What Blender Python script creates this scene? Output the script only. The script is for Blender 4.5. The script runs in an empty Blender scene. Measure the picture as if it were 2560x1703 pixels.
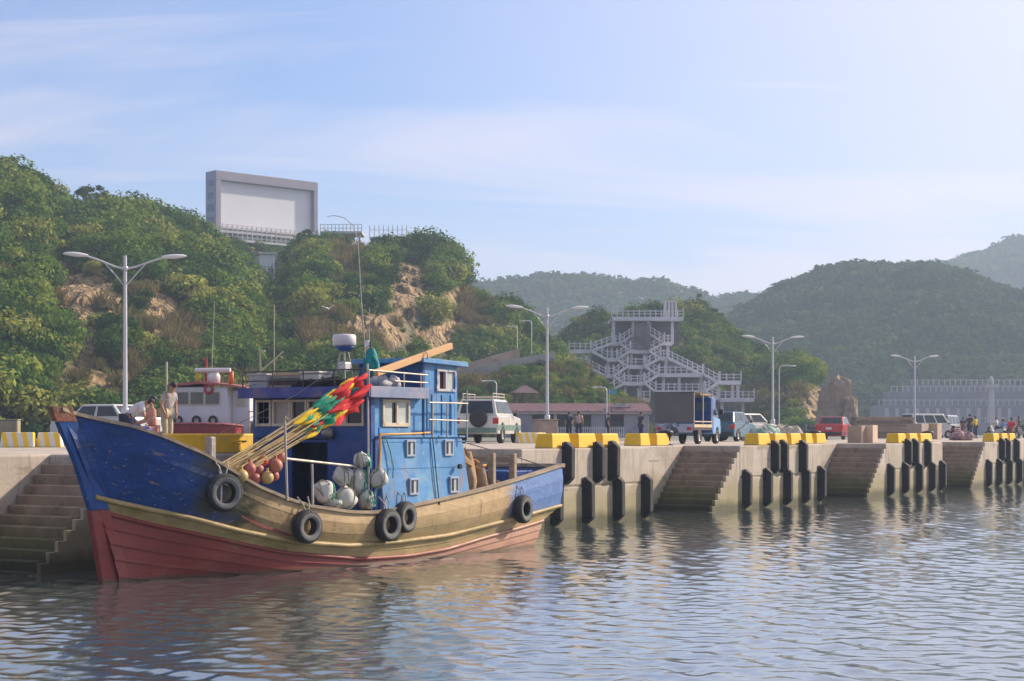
import bpy, bmesh, math, random
import numpy as np
from mathutils import Vector, Matrix, Quaternion

random.seed(7)
rng = np.random.default_rng(7)
R = math.radians
scene = bpy.context.scene
COL = scene.collection

# ------------------------------------------------------------------ camera
F = 4200.0            # focal length in pixels of the 2560 px wide photograph
EYE = 2.44            # eye height above the water
cam_d = bpy.data.cameras.new('camera')
cam = bpy.data.objects.new('camera', cam_d)
COL.objects.link(cam)
cam.location = (0, 0, EYE)
cam.rotation_euler = (R(90), 0, 0)
cam_d.sensor_width = 36
cam_d.lens = F / 2560 * 36
cam_d.shift_y = (1083 - 851.5) / 2560
cam_d.clip_start = 0.1
cam_d.clip_end = 6000
scene.camera = cam

# ------------------------------------------------------------------ light, sky, exposure
SUN_AZ = R(62)        # measured from +Y towards +X
SUN_EL = R(30)
sun_dir = Vector((math.sin(SUN_AZ) * math.cos(SUN_EL), math.cos(SUN_AZ) * math.cos(SUN_EL), math.sin(SUN_EL)))
sd = bpy.data.lights.new('sun', 'SUN')
sd.energy = 5.0
sd.angle = R(2.0)
sd.color = (1.0, 0.87, 0.70)
sun = bpy.data.objects.new('sun', sd)
COL.objects.link(sun)
sun.rotation_euler = (-sun_dir).to_track_quat('-Z', 'Y').to_euler()
sun.location = (60, -10, 60)

world = bpy.data.worlds.new('World')
scene.world = world
world.use_nodes = True
wt = world.node_tree
wt.nodes.clear()
def wn(t, **k):
    n = wt.nodes.new(t)
    for a, b in k.items():
        setattr(n, a, b)
    return n
w_out = wn('ShaderNodeOutputWorld')
w_bg = wn('ShaderNodeBackground')
w_bg.inputs['Strength'].default_value = 0.105
w_sky = wn('ShaderNodeTexSky', sky_type='NISHITA', sun_disc=False, sun_elevation=SUN_EL, sun_rotation=SUN_AZ,
           altitude=0, air_density=1.0, dust_density=0.7, ozone_density=2.2)
# thin streaky high cloud: noise on the direction projected to a flat cloud deck
w_tc = wn('ShaderNodeTexCoord')
w_sep = wn('ShaderNodeSeparateXYZ')
w_add = wn('ShaderNodeMath', operation='ADD'); w_add.inputs[1].default_value = 0.16
w_max = wn('ShaderNodeMath', operation='MAXIMUM'); w_max.inputs[1].default_value = 0.02
w_dx = wn('ShaderNodeMath', operation='DIVIDE')
w_dy = wn('ShaderNodeMath', operation='DIVIDE')
w_cmb = wn('ShaderNodeCombineXYZ')
L = wt.links.new
L(w_tc.outputs['Generated'], w_sep.inputs[0])
L(w_sep.outputs['Z'], w_add.inputs[0]); L(w_add.outputs[0], w_max.inputs[0])
L(w_sep.outputs['X'], w_dx.inputs[0]); L(w_max.outputs[0], w_dx.inputs[1])
L(w_sep.outputs['Y'], w_dy.inputs[0]); L(w_max.outputs[0], w_dy.inputs[1])
L(w_dx.outputs[0], w_cmb.inputs['X']); L(w_dy.outputs[0], w_cmb.inputs['Y'])
def cloud(scale, rot, sx, sy, lo, hi, dist=0.6, off=(0, 0, 0)):
    mp = wn('ShaderNodeMapping')
    mp.inputs['Rotation'].default_value = (0, 0, R(rot))
    mp.inputs['Scale'].default_value = (sx, sy, 1)
    mp.inputs['Location'].default_value = off
    nz = wn('ShaderNodeTexNoise')
    nz.inputs['Scale'].default_value = scale
    nz.inputs['Detail'].default_value = 6
    nz.inputs['Roughness'].default_value = 0.52
    nz.inputs['Distortion'].default_value = dist
    mr = wn('ShaderNodeMapRange', interpolation_type='SMOOTHSTEP')
    mr.inputs['From Min'].default_value = lo
    mr.inputs['From Max'].default_value = hi
    L(w_cmb.outputs[0], mp.inputs[0]); L(mp.outputs[0], nz.inputs['Vector']); L(nz.outputs['Fac'], mr.inputs['Value'])
    return mr.outputs[0]
c1 = cloud(1.5, 8, 0.38, 0.9, 0.34, 0.72, off=(12.7, 8.1, 0))
c2 = cloud(3.4, -7, 0.24, 1.2, 0.42, 0.86, off=(2.2, 14.0, 0))
w_m = wn('ShaderNodeMath', operation='MAXIMUM')
L(c1, w_m.inputs[0]); L(c2, w_m.inputs[1])
w_k = wn('ShaderNodeMath', operation='MULTIPLY_ADD'); w_k.inputs[1].default_value = 0.92; w_k.inputs[2].default_value = 0.03
L(w_m.outputs[0], w_k.inputs[0])
# cover thickens towards the horizon, where one looks through more of the cloud deck
w_h = wn('ShaderNodeMapRange', interpolation_type='SMOOTHSTEP')
for k_, v_ in (('From Min', 0.0), ('From Max', 0.20), ('To Min', 0.80), ('To Max', 0.0)):
    w_h.inputs[k_].default_value = v_
L(w_sep.outputs['Z'], w_h.inputs['Value'])
w_f = wn('ShaderNodeMath', operation='MAXIMUM')
L(w_k.outputs[0], w_f.inputs[0]); L(w_h.outputs[0], w_f.inputs[1])
w_mix = wn('ShaderNodeMix', data_type='RGBA')
# cloud is brighter towards the sun (forward scattering)
w_dot = wn('ShaderNodeVectorMath', operation='DOT_PRODUCT'); w_dot.inputs[1].default_value = tuple(sun_dir)
L(w_tc.outputs['Generated'], w_dot.inputs[0])
w_fs = wn('ShaderNodeMapRange')
for k_, v_ in (('From Min', 0.15), ('From Max', 0.80), ('To Min', 0.80), ('To Max', 1.10)):
    w_fs.inputs[k_].default_value = v_
L(w_dot.outputs['Value'], w_fs.inputs['Value'])
w_cc = wn('ShaderNodeMix', data_type='RGBA', blend_type='MULTIPLY'); w_cc.inputs['Factor'].default_value = 1.0
w_cc.inputs['A'].default_value = (6.9, 6.4, 7.3, 1)
L(w_fs.outputs[0], w_cc.inputs['B'])
L(w_cc.outputs['Result'], w_mix.inputs['B'])
w_au = wn('ShaderNodeMapRange', interpolation_type='SMOOTHSTEP')   # the veil whitens round the sun
for k_, v_ in (('From Min', 0.30), ('From Max', 0.88), ('To Min', 0.0), ('To Max', 0.90)):
    w_au.inputs[k_].default_value = v_
L(w_dot.outputs['Value'], w_au.inputs['Value'])
w_f2 = wn('ShaderNodeMath', operation='MAXIMUM')
L(w_f.outputs[0], w_f2.inputs[0]); L(w_au.outputs[0], w_f2.inputs[1])
L(w_f2.outputs[0], w_mix.inputs['Factor'])
w_tint = wn('ShaderNodeMix', data_type='RGBA', blend_type='MULTIPLY'); w_tint.inputs['Factor'].default_value = 1.0
w_tint.inputs['B'].default_value = (0.66, 0.84, 1.18, 1)
L(w_sky.outputs[0], w_tint.inputs['A'])
L(w_tint.outputs['Result'], w_mix.inputs['A'])
L(w_mix.outputs['Result'], w_bg.inputs['Color'])
L(w_bg.outputs[0], w_out.inputs['Surface'])

scene.view_settings.view_transform = 'Standard'
scene.view_settings.look = 'None'
scene.view_settings.exposure = 0.52
scene.view_settings.gamma = 1.0
scene.render.engine = 'CYCLES'
scene.cycles.use_denoising = True
scene.cycles.max_bounces = 6
scene.cycles.diffuse_bounces = 3
scene.cycles.glossy_bounces = 3
scene.cycles.transmission_bounces = 4
scene.cycles.volume_bounces = 0
scene.cycles.transparent_max_bounces = 8
scene.cycles.sample_clamp_indirect = 6

# ------------------------------------------------------------------ frames
SX, SY = 0.5336, 0.8457           # direction along the quay edge (receding to the right)
AQ = math.atan2(SY, SX)
QO = Vector((0, 41.81, 0))
QZ = 2.04                         # quay surface
def qw(s, y, z=0.0):              # quay frame: s along the edge, y inland, z up
    return Vector((QO.x + SX * s - SY * y, QO.y + SY * s + SX * y, z))
def at(px, Y, z=QZ):              # a place on the ground in the direction of an image column, at depth Y
    return Vector(((px - 1280) / F * Y, Y, z))
def hz(py, Y):                    # height of an image row at depth Y
    return EYE - (py - 1083) / F * Y

# ------------------------------------------------------------------ materials
def nd(t, ty, **k):
    n = t.nodes.new(ty)
    for a, b in k.items():
        setattr(n, a, b)
    return n
def rgb(c):
    return (c[0], c[1], c[2], 1.0)
MATS = {}
def mat(name, base, var=0.18, vscale=3.0, rough=0.6, layers=(), bump=0.15, bscale=30.0, metal=0.0, xzones=None,
        zband=None, stretch=(1, 1, 1), trans=0.0, coat=0.0, ior=1.45, emit=None):
    """procedural surface: base colour with mottling, then worn / stained layers on top"""
    if name in MATS:
        return MATS[name]
    m = bpy.data.materials.new(name)
    m.use_nodes = True
    t = m.node_tree
    t.nodes.clear()
    out = nd(t, 'ShaderNodeOutputMaterial')
    p = nd(t, 'ShaderNodeBsdfPrincipled')
    t.links.new(p.outputs[0], out.inputs['Surface'])
    tc = nd(t, 'ShaderNodeTexCoord')
    mp = nd(t, 'ShaderNodeMapping')
    mp.inputs['Scale'].default_value = stretch
    t.links.new(tc.outputs['Object'], mp.inputs[0])
    def noise(scale, st=None, detail=6, dist=0.3):
        n = nd(t, 'ShaderNodeTexNoise')
        n.inputs['Scale'].default_value = scale
        n.inputs['Detail'].default_value = detail
        n.inputs['Roughness'].default_value = 0.6
        n.inputs['Distortion'].default_value = dist
        if st:
            q = nd(t, 'ShaderNodeMapping')
            q.inputs['Scale'].default_value = st
            t.links.new(tc.outputs['Object'], q.inputs[0])
            t.links.new(q.outputs[0], n.inputs['Vector'])
        else:
            t.links.new(mp.outputs[0], n.inputs['Vector'])
        return n.outputs['Fac']
    def rng_(v, lo, hi, a=0.0, b=1.0):
        r = nd(t, 'ShaderNodeMapRange')
        r.inputs['From Min'].default_value = lo
        r.inputs['From Max'].default_value = hi
        r.inputs['To Min'].default_value = a
        r.inputs['To Max'].default_value = b
        t.links.new(v, r.inputs['Value'])
        return r.outputs[0]
    def mix(f, a, b):
        x = nd(t, 'ShaderNodeMix', data_type='RGBA')
        t.links.new(f, x.inputs['Factor'])
        for k, v in (('A', a), ('B', b)):
            if isinstance(v, tuple):
                x.inputs[k].default_value = rgb(v)
            else:
                t.links.new(v, x.inputs[k])
        return x.outputs['Result']
    lo = tuple(max(0, c * (1 - var)) for c in base)
    hi = tuple(min(1, c * (1 + var)) for c in base)
    col = mix(rng_(noise(vscale), 0.3, 0.7), lo, hi)
    if xzones:                    # bands of paint along the object: (x, soft, colour)
        sep = nd(t, 'ShaderNodeSeparateXYZ')
        t.links.new(tc.outputs['Object'], sep.inputs[0])
        for x, soft, wob, c in xzones:
            ad = nd(t, 'ShaderNodeMath', operation='MULTIPLY_ADD')
            ad.inputs[1].default_value = wob
            t.links.new(noise(2.6), ad.inputs[0])
            t.links.new(sep.outputs['X'], ad.inputs[2])
            vlo = tuple(v * 0.82 for v in c)
            vhi = tuple(min(1, v * 1.15) for v in c)
            cc = mix(rng_(noise(4.5), 0.3, 0.7), vlo, vhi)
            col = mix(rng_(ad.outputs[0], x + wob * .5 - soft, x + wob * .5 + soft), col, cc)
    for ly in layers:             # (colour, scale, lo, hi, stretch or None)
        c, sc, a, b = ly[:4]
        st = ly[4] if len(ly) > 4 else None
        col = mix(rng_(noise(sc, st), a, b), col, c)
    if zband:                     # stain that belongs to a height, with a ragged edge: (z, soft, wobble, colour, amount)
        sep = nd(t, 'ShaderNodeSeparateXYZ')
        t.links.new(tc.outputs['Object'], sep.inputs[0])
        for z, soft, wob, c, amt in zband:
            ad = nd(t, 'ShaderNodeMath', operation='MULTIPLY_ADD')
            ad.inputs[1].default_value = wob
            t.links.new(noise(1.7, (1, 1, .5)), ad.inputs[0])
            t.links.new(sep.outputs['Z'], ad.inputs[2])
            col = mix(rng_(ad.outputs[0], z + wob * .5 - soft, z + wob * .5 + soft, amt, 0.0), col, c)
    t.links.new(col, p.inputs['Base Color'])
    t.links.new(rng_(noise(vscale * 2.3), 0.3, 0.7, max(0.02, rough - .1), min(1, rough + .12)), p.inputs['Roughness'])
    p.inputs['Metallic'].default_value = metal
    p.inputs['IOR'].default_value = ior
    if coat:
        p.inputs['Coat Weight'].default_value = coat
        p.inputs['Coat Roughness'].default_value = 0.08
    if bump:
        bm = nd(t, 'ShaderNodeBump')
        bm.inputs['Strength'].default_value = bump
        bm.inputs['Distance'].default_value = 0.02
        t.links.new(noise(bscale, None, 8), bm.inputs['Height'])
        t.links.new(bm.outputs[0], p.inputs['Normal'])
    if trans:
        p.inputs['Transmission Weight'].default_value = trans
    MATS[name] = m
    return m
def car_paint(name, c):
    return mat(name, c, var=.06, vscale=1.5, rough=.28, bump=0, coat=.6, layers=[((.25, .22, .18), 2.2, .58, .95)])
def glass(name='dark_glass', c=(.02, .025, .03)):
    return mat(name, c, var=.2, vscale=1.2, rough=.08, bump=0, layers=[((.10, .10, .09), 3, .62, .9)])

# ------------------------------------------------------------------ mesh building
class MB:
    def __init__(self):
        self.v = []; self.f = []; self.s = []
    def add(self, vs, fs, smooth=False):
        n = len(self.v)
        self.v += [tuple(p) for p in vs]
        self.f += [tuple(i + n for i in f) for f in fs]
        self.s += [smooth] * len(fs)
        return self
    def box(self, x0, x1, y0, y1, z0, z1, m=None):
        vs = [Vector((x, y, z)) for z in (z0, z1) for y in (y0, y1) for x in (x0, x1)]
        if m is not None:
            vs = [m @ p for p in vs]
        return self.add(vs, [(0, 2, 3, 1), (4, 5, 7, 6), (0, 1, 5, 4), (2, 6, 7, 3), (0, 4, 6, 2), (1, 3, 7, 5)])
    def bar(self, a, b, w, h, up=(0, 0, 1)):           # rectangular bar from a to b
        a, b = Vector(a), Vector(b)
        d = (b - a).normalized()
        u = Vector(up)
        sd_ = d.cross(u)
        if sd_.length < 1e-4:
            sd_ = d.cross(Vector((1, 0, 0)))
        sd_.normalize()
        u = sd_.cross(d).normalized()
        vs = []
        for p in (a, b):
            for i, j in ((-1, -1), (1, -1), (1, 1), (-1, 1)):
                vs.append(p + sd_ * (i * w / 2) + u * (j * h / 2))
        return self.add(vs, [(3, 2, 1, 0), (4, 5, 6, 7), (0, 1, 5, 4), (1, 2, 6, 5), (2, 3, 7, 6), (3, 0, 4, 7)])
    def tube(self, pts, r, n=8, caps=True, smooth=True):
        pts = [Vector(p) for p in pts]
        rr = r if isinstance(r, (list, tuple)) else [r] * len(pts)
        rings = []
        ref = None
        for i, p in enumerate(pts):
            d = (pts[min(i + 1, len(pts) - 1)] - pts[max(i - 1, 0)])
            if d.length < 1e-9:
                d = Vector((0, 0, 1))
            d.normalize()
            if ref is None:
                ref = d.orthogonal().normalized()
            ref = (ref - d * ref.dot(d))
            if ref.length < 1e-6:
                ref = d.orthogonal()
            ref.normalize()
            bi = d.cross(ref)
            rings.append([p + ref * (rr[i] * math.cos(2 * math.pi * k / n)) + bi * (rr[i] * math.sin(2 * math.pi * k / n)) for k in range(n)])
        vs = [q for rg in rings for q in rg]
        fs = []
        for i in range(len(pts) - 1):
            for k in range(n):
                fs.append((i * n + k, i * n + (k + 1) % n, (i + 1) * n + (k + 1) % n, (i + 1) * n + k))
        self.add(vs, fs, smooth)
        if caps:
            self.add(rings[0], [tuple(range(n))[::-1]])
            self.add(rings[-1], [tuple(range(n))])
        return self
    def ball(self, c, r, nu=12, nv=8, wob=0.0, seed=0, squash=None):
        c = Vector(c)
        rx, ry, rz = (r, r, r) if not isinstance(r, (tuple, list)) else r
        rd = random.Random(seed)
        ph = [rd.uniform(0, 6.28) for _ in range(6)]
        vs = []; fs = []
        for j in range(nv + 1):
            th = math.pi * j / nv
            for i in range(nu):
                a = 2 * math.pi * i / nu
                k = 1 + wob * (math.sin(2 * a + ph[0]) * math.sin(th * 2 + ph[1]) + .6 * math.sin(3 * a + ph[2] + th * 3) + .5 * math.sin(5 * th + ph[3] + a))
                d = Vector((math.sin(th) * math.cos(a), math.sin(th) * math.sin(a), math.cos(th))) * k
                vs.append(c + Vector((d.x * rx, d.y * ry, d.z * rz)))
        for j in range(nv):
            for i in range(nu):
                fs.append((j * nu + i, (j + 1) * nu + i, (j + 1) * nu + (i + 1) % nu, j * nu + (i + 1) % nu))
        return self.add(vs, fs, True)
    def torus(self, c, ax, RR, r, n=24, m=10, flat=1.0):
        c = Vector(c); ax = Vector(ax).normalized()
        u = ax.orthogonal().normalized(); w = ax.cross(u)
        vs = []; fs = []
        for i in range(n):
            a = 2 * math.pi * i / n
            d = u * math.cos(a) + w * math.sin(a)
            for j in range(m):
                b = 2 * math.pi * j / m
                vs.append(c + d * (RR + r * math.cos(b)) + ax * (r * flat * math.sin(b)))
        for i in range(n):
            for j in range(m):
                fs.append((i * m + j, ((i + 1) % n) * m + j, ((i + 1) % n) * m + (j + 1) % m, i * m + (j + 1) % m))
        return self.add(vs, fs, True)
    def lathe(self, prof, c=(0, 0, 0), n=20, ax='z'):
        vs = []; fs = []
        for (r, z) in prof:
            for i in range(n):
                a = 2 * math.pi * i / n
                x, y = r * math.cos(a), r * math.sin(a)
                p = (x, y, z) if ax == 'z' else ((x, z, y) if ax == 'y' else (z, x, y))
                vs.append((c[0] + p[0], c[1] + p[1], c[2] + p[2]))
        m = len(prof)
        for j in range(m - 1):
            for i in range(n):
                fs.append((j * n + i, j * n + (i + 1) % n, (j + 1) * n + (i + 1) % n, (j + 1) * n + i))
        self.add(vs, fs, True)
        return self
    def prism(self, poly, y0, y1, plane='xz'):          # polygon extruded
        n = len(poly)
        def P(p, d):
            return (p[0], d, p[1]) if plane == 'xz' else ((p[0], p[1], d) if plane == 'xy' else (d, p[0], p[1]))
        vs = [P(p, y0) for p in poly] + [P(p, y1) for p in poly]
        fs = [tuple(range(n)), tuple(range(n, 2 * n))[::-1]]
        fs += [(i, i + n, (i + 1) % n + n, (i + 1) % n) for i in range(n)]
        return self.add(vs, fs)
    def loft(self, rows, closed=False, smooth=True):
        n = len(rows[0])
        vs = [p for r in rows for p in r]
        fs = []
        for i in range(len(rows) - 1):
            for k in range(n if closed else n - 1):
                fs.append((i * n + k, i * n + (k + 1) % n, (i + 1) * n + (k + 1) % n, (i + 1) * n + k))
        return self.add(vs, fs, smooth)
    def taper(self, a, b):                               # two quads (4 corners each) joined to a solid
        vs = list(a) + list(b)
        return self.add(vs, [(3, 2, 1, 0), (4, 5, 6, 7), (0, 1, 5, 4), (1, 2, 6, 5), (2, 3, 7, 6), (3, 0, 4, 7)])
    def quad(self, a, b, c, d):
        return self.add([a, b, c, d], [(0, 1, 2, 3)])
    def mesh(self, name):
        me = bpy.data.meshes.new(name)
        me.from_pydata(self.v, [], self.f)
        me.polygons.foreach_set('use_smooth', self.s)
        me.update()
        bm = bmesh.new(); bm.from_mesh(me)
        bmesh.ops.recalc_face_normals(bm, faces=bm.faces)
        bm.to_mesh(me); bm.free()
        return me
    def build(self, name, material, parent=None, bevel=0.0, seg=1):
        me = self.mesh(name)
        me.materials.append(material)
        o = bpy.data.objects.new(name, me)
        COL.objects.link(o)
        if parent is not None:
            o.parent = parent
        if bevel:
            b = o.modifiers.new('bevel', 'BEVEL')
            b.width = bevel; b.segments = seg; b.limit_method = 'ANGLE'; b.angle_limit = R(40)
        return o
def tag(o, label=None, cat=None, group=None, kind=None):
    if label: o['label'] = label
    if cat: o['category'] = cat
    if group: o['group'] = group
    if kind: o['kind'] = kind
    return o
def thing(name, label, cat, loc=(0, 0, 0), rz=0.0, group=None):
    o = bpy.data.objects.new(name, None)
    o.empty_display_size = 0.2
    COL.objects.link(o)
    o.location = loc
    o.rotation_euler = (0, 0, rz)
    return tag(o, label, cat, group)
KIDS = {}
def copy_tree(o, parent=None):
    c = o.copy()
    COL.objects.link(c)
    c.parent = parent
    for ch in [x for x in COL.objects if x.parent == o]:
        copy_tree(ch, c)
    return c

# ------------------------------------------------------------------ noise on arrays
def vnoise(x, y, seed=0):
    xi = np.floor(x).astype(np.int64); yi = np.floor(y).astype(np.int64)
    xf = x - xi; yf = y - yi
    def h(a, b):
        n = (a * 374761393 + b * 668265263 + seed * 1442695041) & 0x7fffffff
        n = ((n ^ (n >> 13)) * 1274126177) & 0x7fffffff
        return ((n ^ (n >> 16)) & 0xffff) / 65535.0
    u = xf * xf * (3 - 2 * xf); v = yf * yf * (3 - 2 * yf)
    return (h(xi, yi) * (1 - u) + h(xi + 1, yi) * u) * (1 - v) + (h(xi, yi + 1) * (1 - u) + h(xi + 1, yi + 1) * u) * v
def fbm(x, y, o=4, seed=0):
    s = 0; a = .5; f = 1.0
    for i in range(o):
        s = s + a * (vnoise(x * f, y * f, seed + i) - .5) * 2
        a *= .5; f *= 2.03
    return s
def np_mesh(name, V, Fq):
    me = bpy.data.meshes.new(name)
    me.vertices.add(len(V)); me.vertices.foreach_set('co', np.asarray(V, dtype=np.float32).ravel())
    n = len(Fq)
    me.loops.add(n * 4); me.loops.foreach_set('vertex_index', np.asarray(Fq, dtype=np.int32).ravel())
    me.polygons.add(n)
    me.polygons.foreach_set('loop_start', np.arange(n, dtype=np.int32) * 4)
    me.polygons.foreach_set('loop_total', np.full(n, 4, dtype=np.int32))
    me.update(calc_edges=True)
    return me
def grid_faces(nr, nc):
    i = np.arange(nr - 1)[:, None] * nc + np.arange(nc - 1)[None, :]
    i = i.ravel()
    return np.stack([i, i + 1, i + nc + 1, i + nc], 1)
# ================================================================== THE SETTING
# ------------------------------------------------------------------ water
def make_water():
    ys = [2.0]
    while ys[-1] < 1300:
        y = ys[-1]
        ys.append(y + max(0.05, 0.05 * (y / 20.0) ** 2) if y < 160 else y * 1.25)
    xs = [0.0]
    while xs[-1] < 500:
        x = xs[-1]
        xs.append(x + (0.07 if x < 17 else min(0.07 * (1 + (x - 17) * .12), 40) if x < 60 else x * .25))
    xs = np.array(xs); xs = np.concatenate([-xs[:0:-1], xs])
    ys = np.concatenate([[-60., -20., -8., -2.], np.array(ys)])
    X, Y = np.meshgrid(xs, ys)
    Z = np.zeros_like(X)
    rd = np.random.default_rng(3)
    for i in range(54):
        lam = 0.22 * (3.6 ** rd.random())
        a = R(205) + rd.normal(0, .75)
        k = 2 * math.pi / lam
        amp = 0.0023 * lam ** 0.9
        Z += amp * np.sin(k * (X * math.cos(a) + Y * math.sin(a)) + rd.random() * 6.28)
    patch = 0.62 + 0.75 * (fbm(X * .055, Y * .03, 3, 5) * .5 + .5)
    Z *= patch
    Z *= np.clip((170 - np.hypot(X, Y)) / 60, 0, 1)
    V = np.stack([X, Y, Z], -1).reshape(-1, 3)
    me = np_mesh('water', V, grid_faces(len(ys), len(xs)))
    me.polygons.foreach_set('use_smooth', np.ones(len(me.polygons), dtype=bool))
    m = bpy.data.materials.new('harbour_water'); m.use_nodes = True
    t = m.node_tree; p = t.nodes['Principled BSDF']
    p.inputs['Base Color'].default_value = (0.075, 0.095, 0.092, 1)
    p.inputs['Roughness'].default_value = 0.10
    p.inputs['Coat Weight'].default_value = .85; p.inputs['Coat Roughness'].default_value = .10; p.inputs['Coat IOR'].default_value = 1.33
    p.inputs['IOR'].default_value = 1.40
    tc = nd(t, 'ShaderNodeTexCoord')
    b1 = nd(t, 'ShaderNodeBump'); b1.inputs['Strength'].default_value = .5; b1.inputs['Distance'].default_value = .007
    n1 = nd(t, 'ShaderNodeTexNoise'); n1.inputs['Scale'].default_value = 7.5; n1.inputs['Detail'].default_value = 5; n1.inputs['Distortion'].default_value = .5
    mp = nd(t, 'ShaderNodeMapping'); mp.inputs['Rotation'].default_value = (0, 0, R(25)); mp.inputs['Scale'].default_value = (1.0, .6, 1)
    t.links.new(tc.outputs['Object'], mp.inputs[0]); t.links.new(mp.outputs[0], n1.inputs['Vector'])
    t.links.new(n1.outputs['Fac'], b1.inputs['Height']); t.links.new(b1.outputs[0], p.inputs['Normal']); t.links.new(b1.outputs[0], p.inputs['Coat Normal'])
    me.materials.append(m)
    o = bpy.data.objects.new('water', me); COL.objects.link(o)
    tag(o, kind='structure')
make_water()

# ------------------------------------------------------------------ quay
M_WALL = mat('quay_concrete', (.43, .36, .285), var=.2, vscale=1.1, rough=.85, bump=.5, bscale=14,
             layers=[((.50, .44, .37), .7, .50, .72, (1, 1, 1)), ((.24, .19, .145), 1.8, .52, .74, (3.2, 3.2, .28)), ((.20, .12, .07), 2.6, .64, .78, (4.5, 4.5, .22)),
                     ((.17, .14, .10), 5.0, .62, .85, (2.5, 2.5, .3)), ((.30, .25, .18), .9, .60, .64, (.6, .6, 3))],
             zband=[(.95, .35, .7, (.30, .25, .13), .8), (.28, .12, .35, (.09, .085, .045), .9)])
M_TOP = mat('quay_top_concrete', (.36, .33, .31), var=.12, vscale=.5, rough=.85, bump=.4, bscale=10, layers=[((.26, .24, .22), 1.3, .52, .75)])
M_STEP = mat('stair_concrete', (.27, .20, .14), var=.25, vscale=2.2, rough=.9, bump=.6, bscale=16,
             layers=[((.40, .34, .27), 1.6, .60, .8), ((.10, .085, .05), 3.1, .55, .78)],
             zband=[(.8, .3, .8, (.085, .09, .035), .85), (.3, .15, .3, (.03, .03, .02), .9)])
quay = bpy.data.objects.new('quay', None)
COL.objects.link(quay); quay.location = QO; quay.rotation_euler = (0, 0, AQ); tag(quay, kind='structure')
STARTS = [-13.2, .45, 13.54, 26.95, 39.8, 52.8]
SOLID = 6.88; REC = 2.0
def qbox(name, s0, s1, y0, y1, z0, z1, m, bevel=0.0):
    return MB().box(s0, s1, y0, y1, z0, z1).build(name, m, quay, bevel, 2)
qbox('quay_deck', -60, 110, REC, 18, -2.2, QZ, M_WALL, .04)
for s0 in STARTS:
    b = MB()
    # front block, cast in two lifts with a recessed joint between them
    b.box(s0, s0 + SOLID, 0, REC + .01, -2.2, 1.02)
    b.box(s0 + .015, s0 + SOLID - .015, .02, REC + .01, 1.0, 1.07)
    b.box(s0, s0 + SOLID, 0, REC + .01, 1.05, QZ)
    b.build('wall_block', M_WALL, quay, .035, 2)
    n = 12
    pf = [(s0, -2.2), (s0, QZ - .03)]
    for i in range(n):
        pf += [(s0 - i * .2 - .02, QZ - .03 - i * .182), (s0 - i * .2 - .02, QZ - .03 - (i + 1) * .182)]
    pf += [(s0 - n * .2, -2.2)]
    MB().prism(pf, .004, .1).build('stair_side_wall', M_WALL, quay, .012)
    for i in range(n):
        zt = QZ - (i + 1) * .182
        x1 = s0 - i * .2; x0 = x1 - .2 - random.uniform(0, .012)
        MB().box(x0, x1, .1 + random.uniform(-.02, .02), REC, zt - .8, zt + random.uniform(-.008, .008)).build('step', M_STEP, quay, .018, 1)
land = MB()
land.box(32, 110, 18, 34, -2.2, QZ)
land.box(-150, 110, 34, 900, -2.2, QZ)
land.box(110, 900, -6, 900, -2.2, QZ)
M_GROUND = mat('ground', (.20, .19, .16), var=.3, vscale=.15, rough=.95, bump=.3, bscale=4, layers=[((.10, .13, .05), .06, .5, .7)])
g_ = land.build('ground', M_GROUND); g_.location = QO; g_.rotation_euler = (0, 0, AQ); tag(g_, kind='structure')

# yellow painted kerb blocks along the coping
M_YEL = mat('yellow_kerb_paint', (.78, .46, .012), var=.12, vscale=2.5, rough=.6, bump=.25, bscale=25,
            layers=[((.55, .33, .05), 3.2, .60, .85), ((.40, .35, .27), 5, .62, .70), ((.30, .22, .10), 1.6, .60, .80, (2, 2, .4))],
            zband=[(.03, .03, .06, (.45, .36, .2), .7)])
BAY = {1: 'at the boat stern', 2: 'below the teal car', 3: 'below the white van', 4: 'below the crowd', 5: 'farthest away'}
ORD = ('first', 'second', 'third', 'fourth', 'fifth')
GK = 'yellow kerb blocks along the quay'
def kerb(s0, s1, y0, label, d=.55, h=.39):
    t = thing('kerb_block', label, 'kerb', qw((s0 + s1) / 2, y0, QZ), AQ, GK)
    l = (s1 - s0) / 2
    b = MB()
    b.taper([(-l, 0, .002), (l, 0, .002), (l, d, .002), (-l, d, .002)], [(-l + .05, .05, h), (l - .05, .05, h), (l - .05, d - .05, h), (-l + .05, d - .05, h)])
    t.rotation_euler = (0, 0, AQ + R(random.uniform(-1.6, 1.6)))
    o = b.build('block', M_YEL, t, .03, 2)
    return t
for k, s0 in enumerate(STARTS):
    for j, (a, bb) in enumerate(((1.6, 2.62), (2.98, 4.02), (4.32, 5.28))):
        if k == 0:
            continue
        kerb(s0 + a, s0 + bb, .06, f'{ORD[j]} yellow kerb block from the boat on the wall block {BAY[k]}')
    if k < len(STARTS) - 1:
        e = STARTS[k + 1]
        for j, (a, bb) in enumerate(((-2.45, -1.75), (-1.35, -.4))):
            kerb(e + a, e + bb, REC + .25, f'{("shorter", "longer")[j]} yellow kerb block behind the stair before the wall block {BAY[k + 1]}', d=.62)
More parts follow.
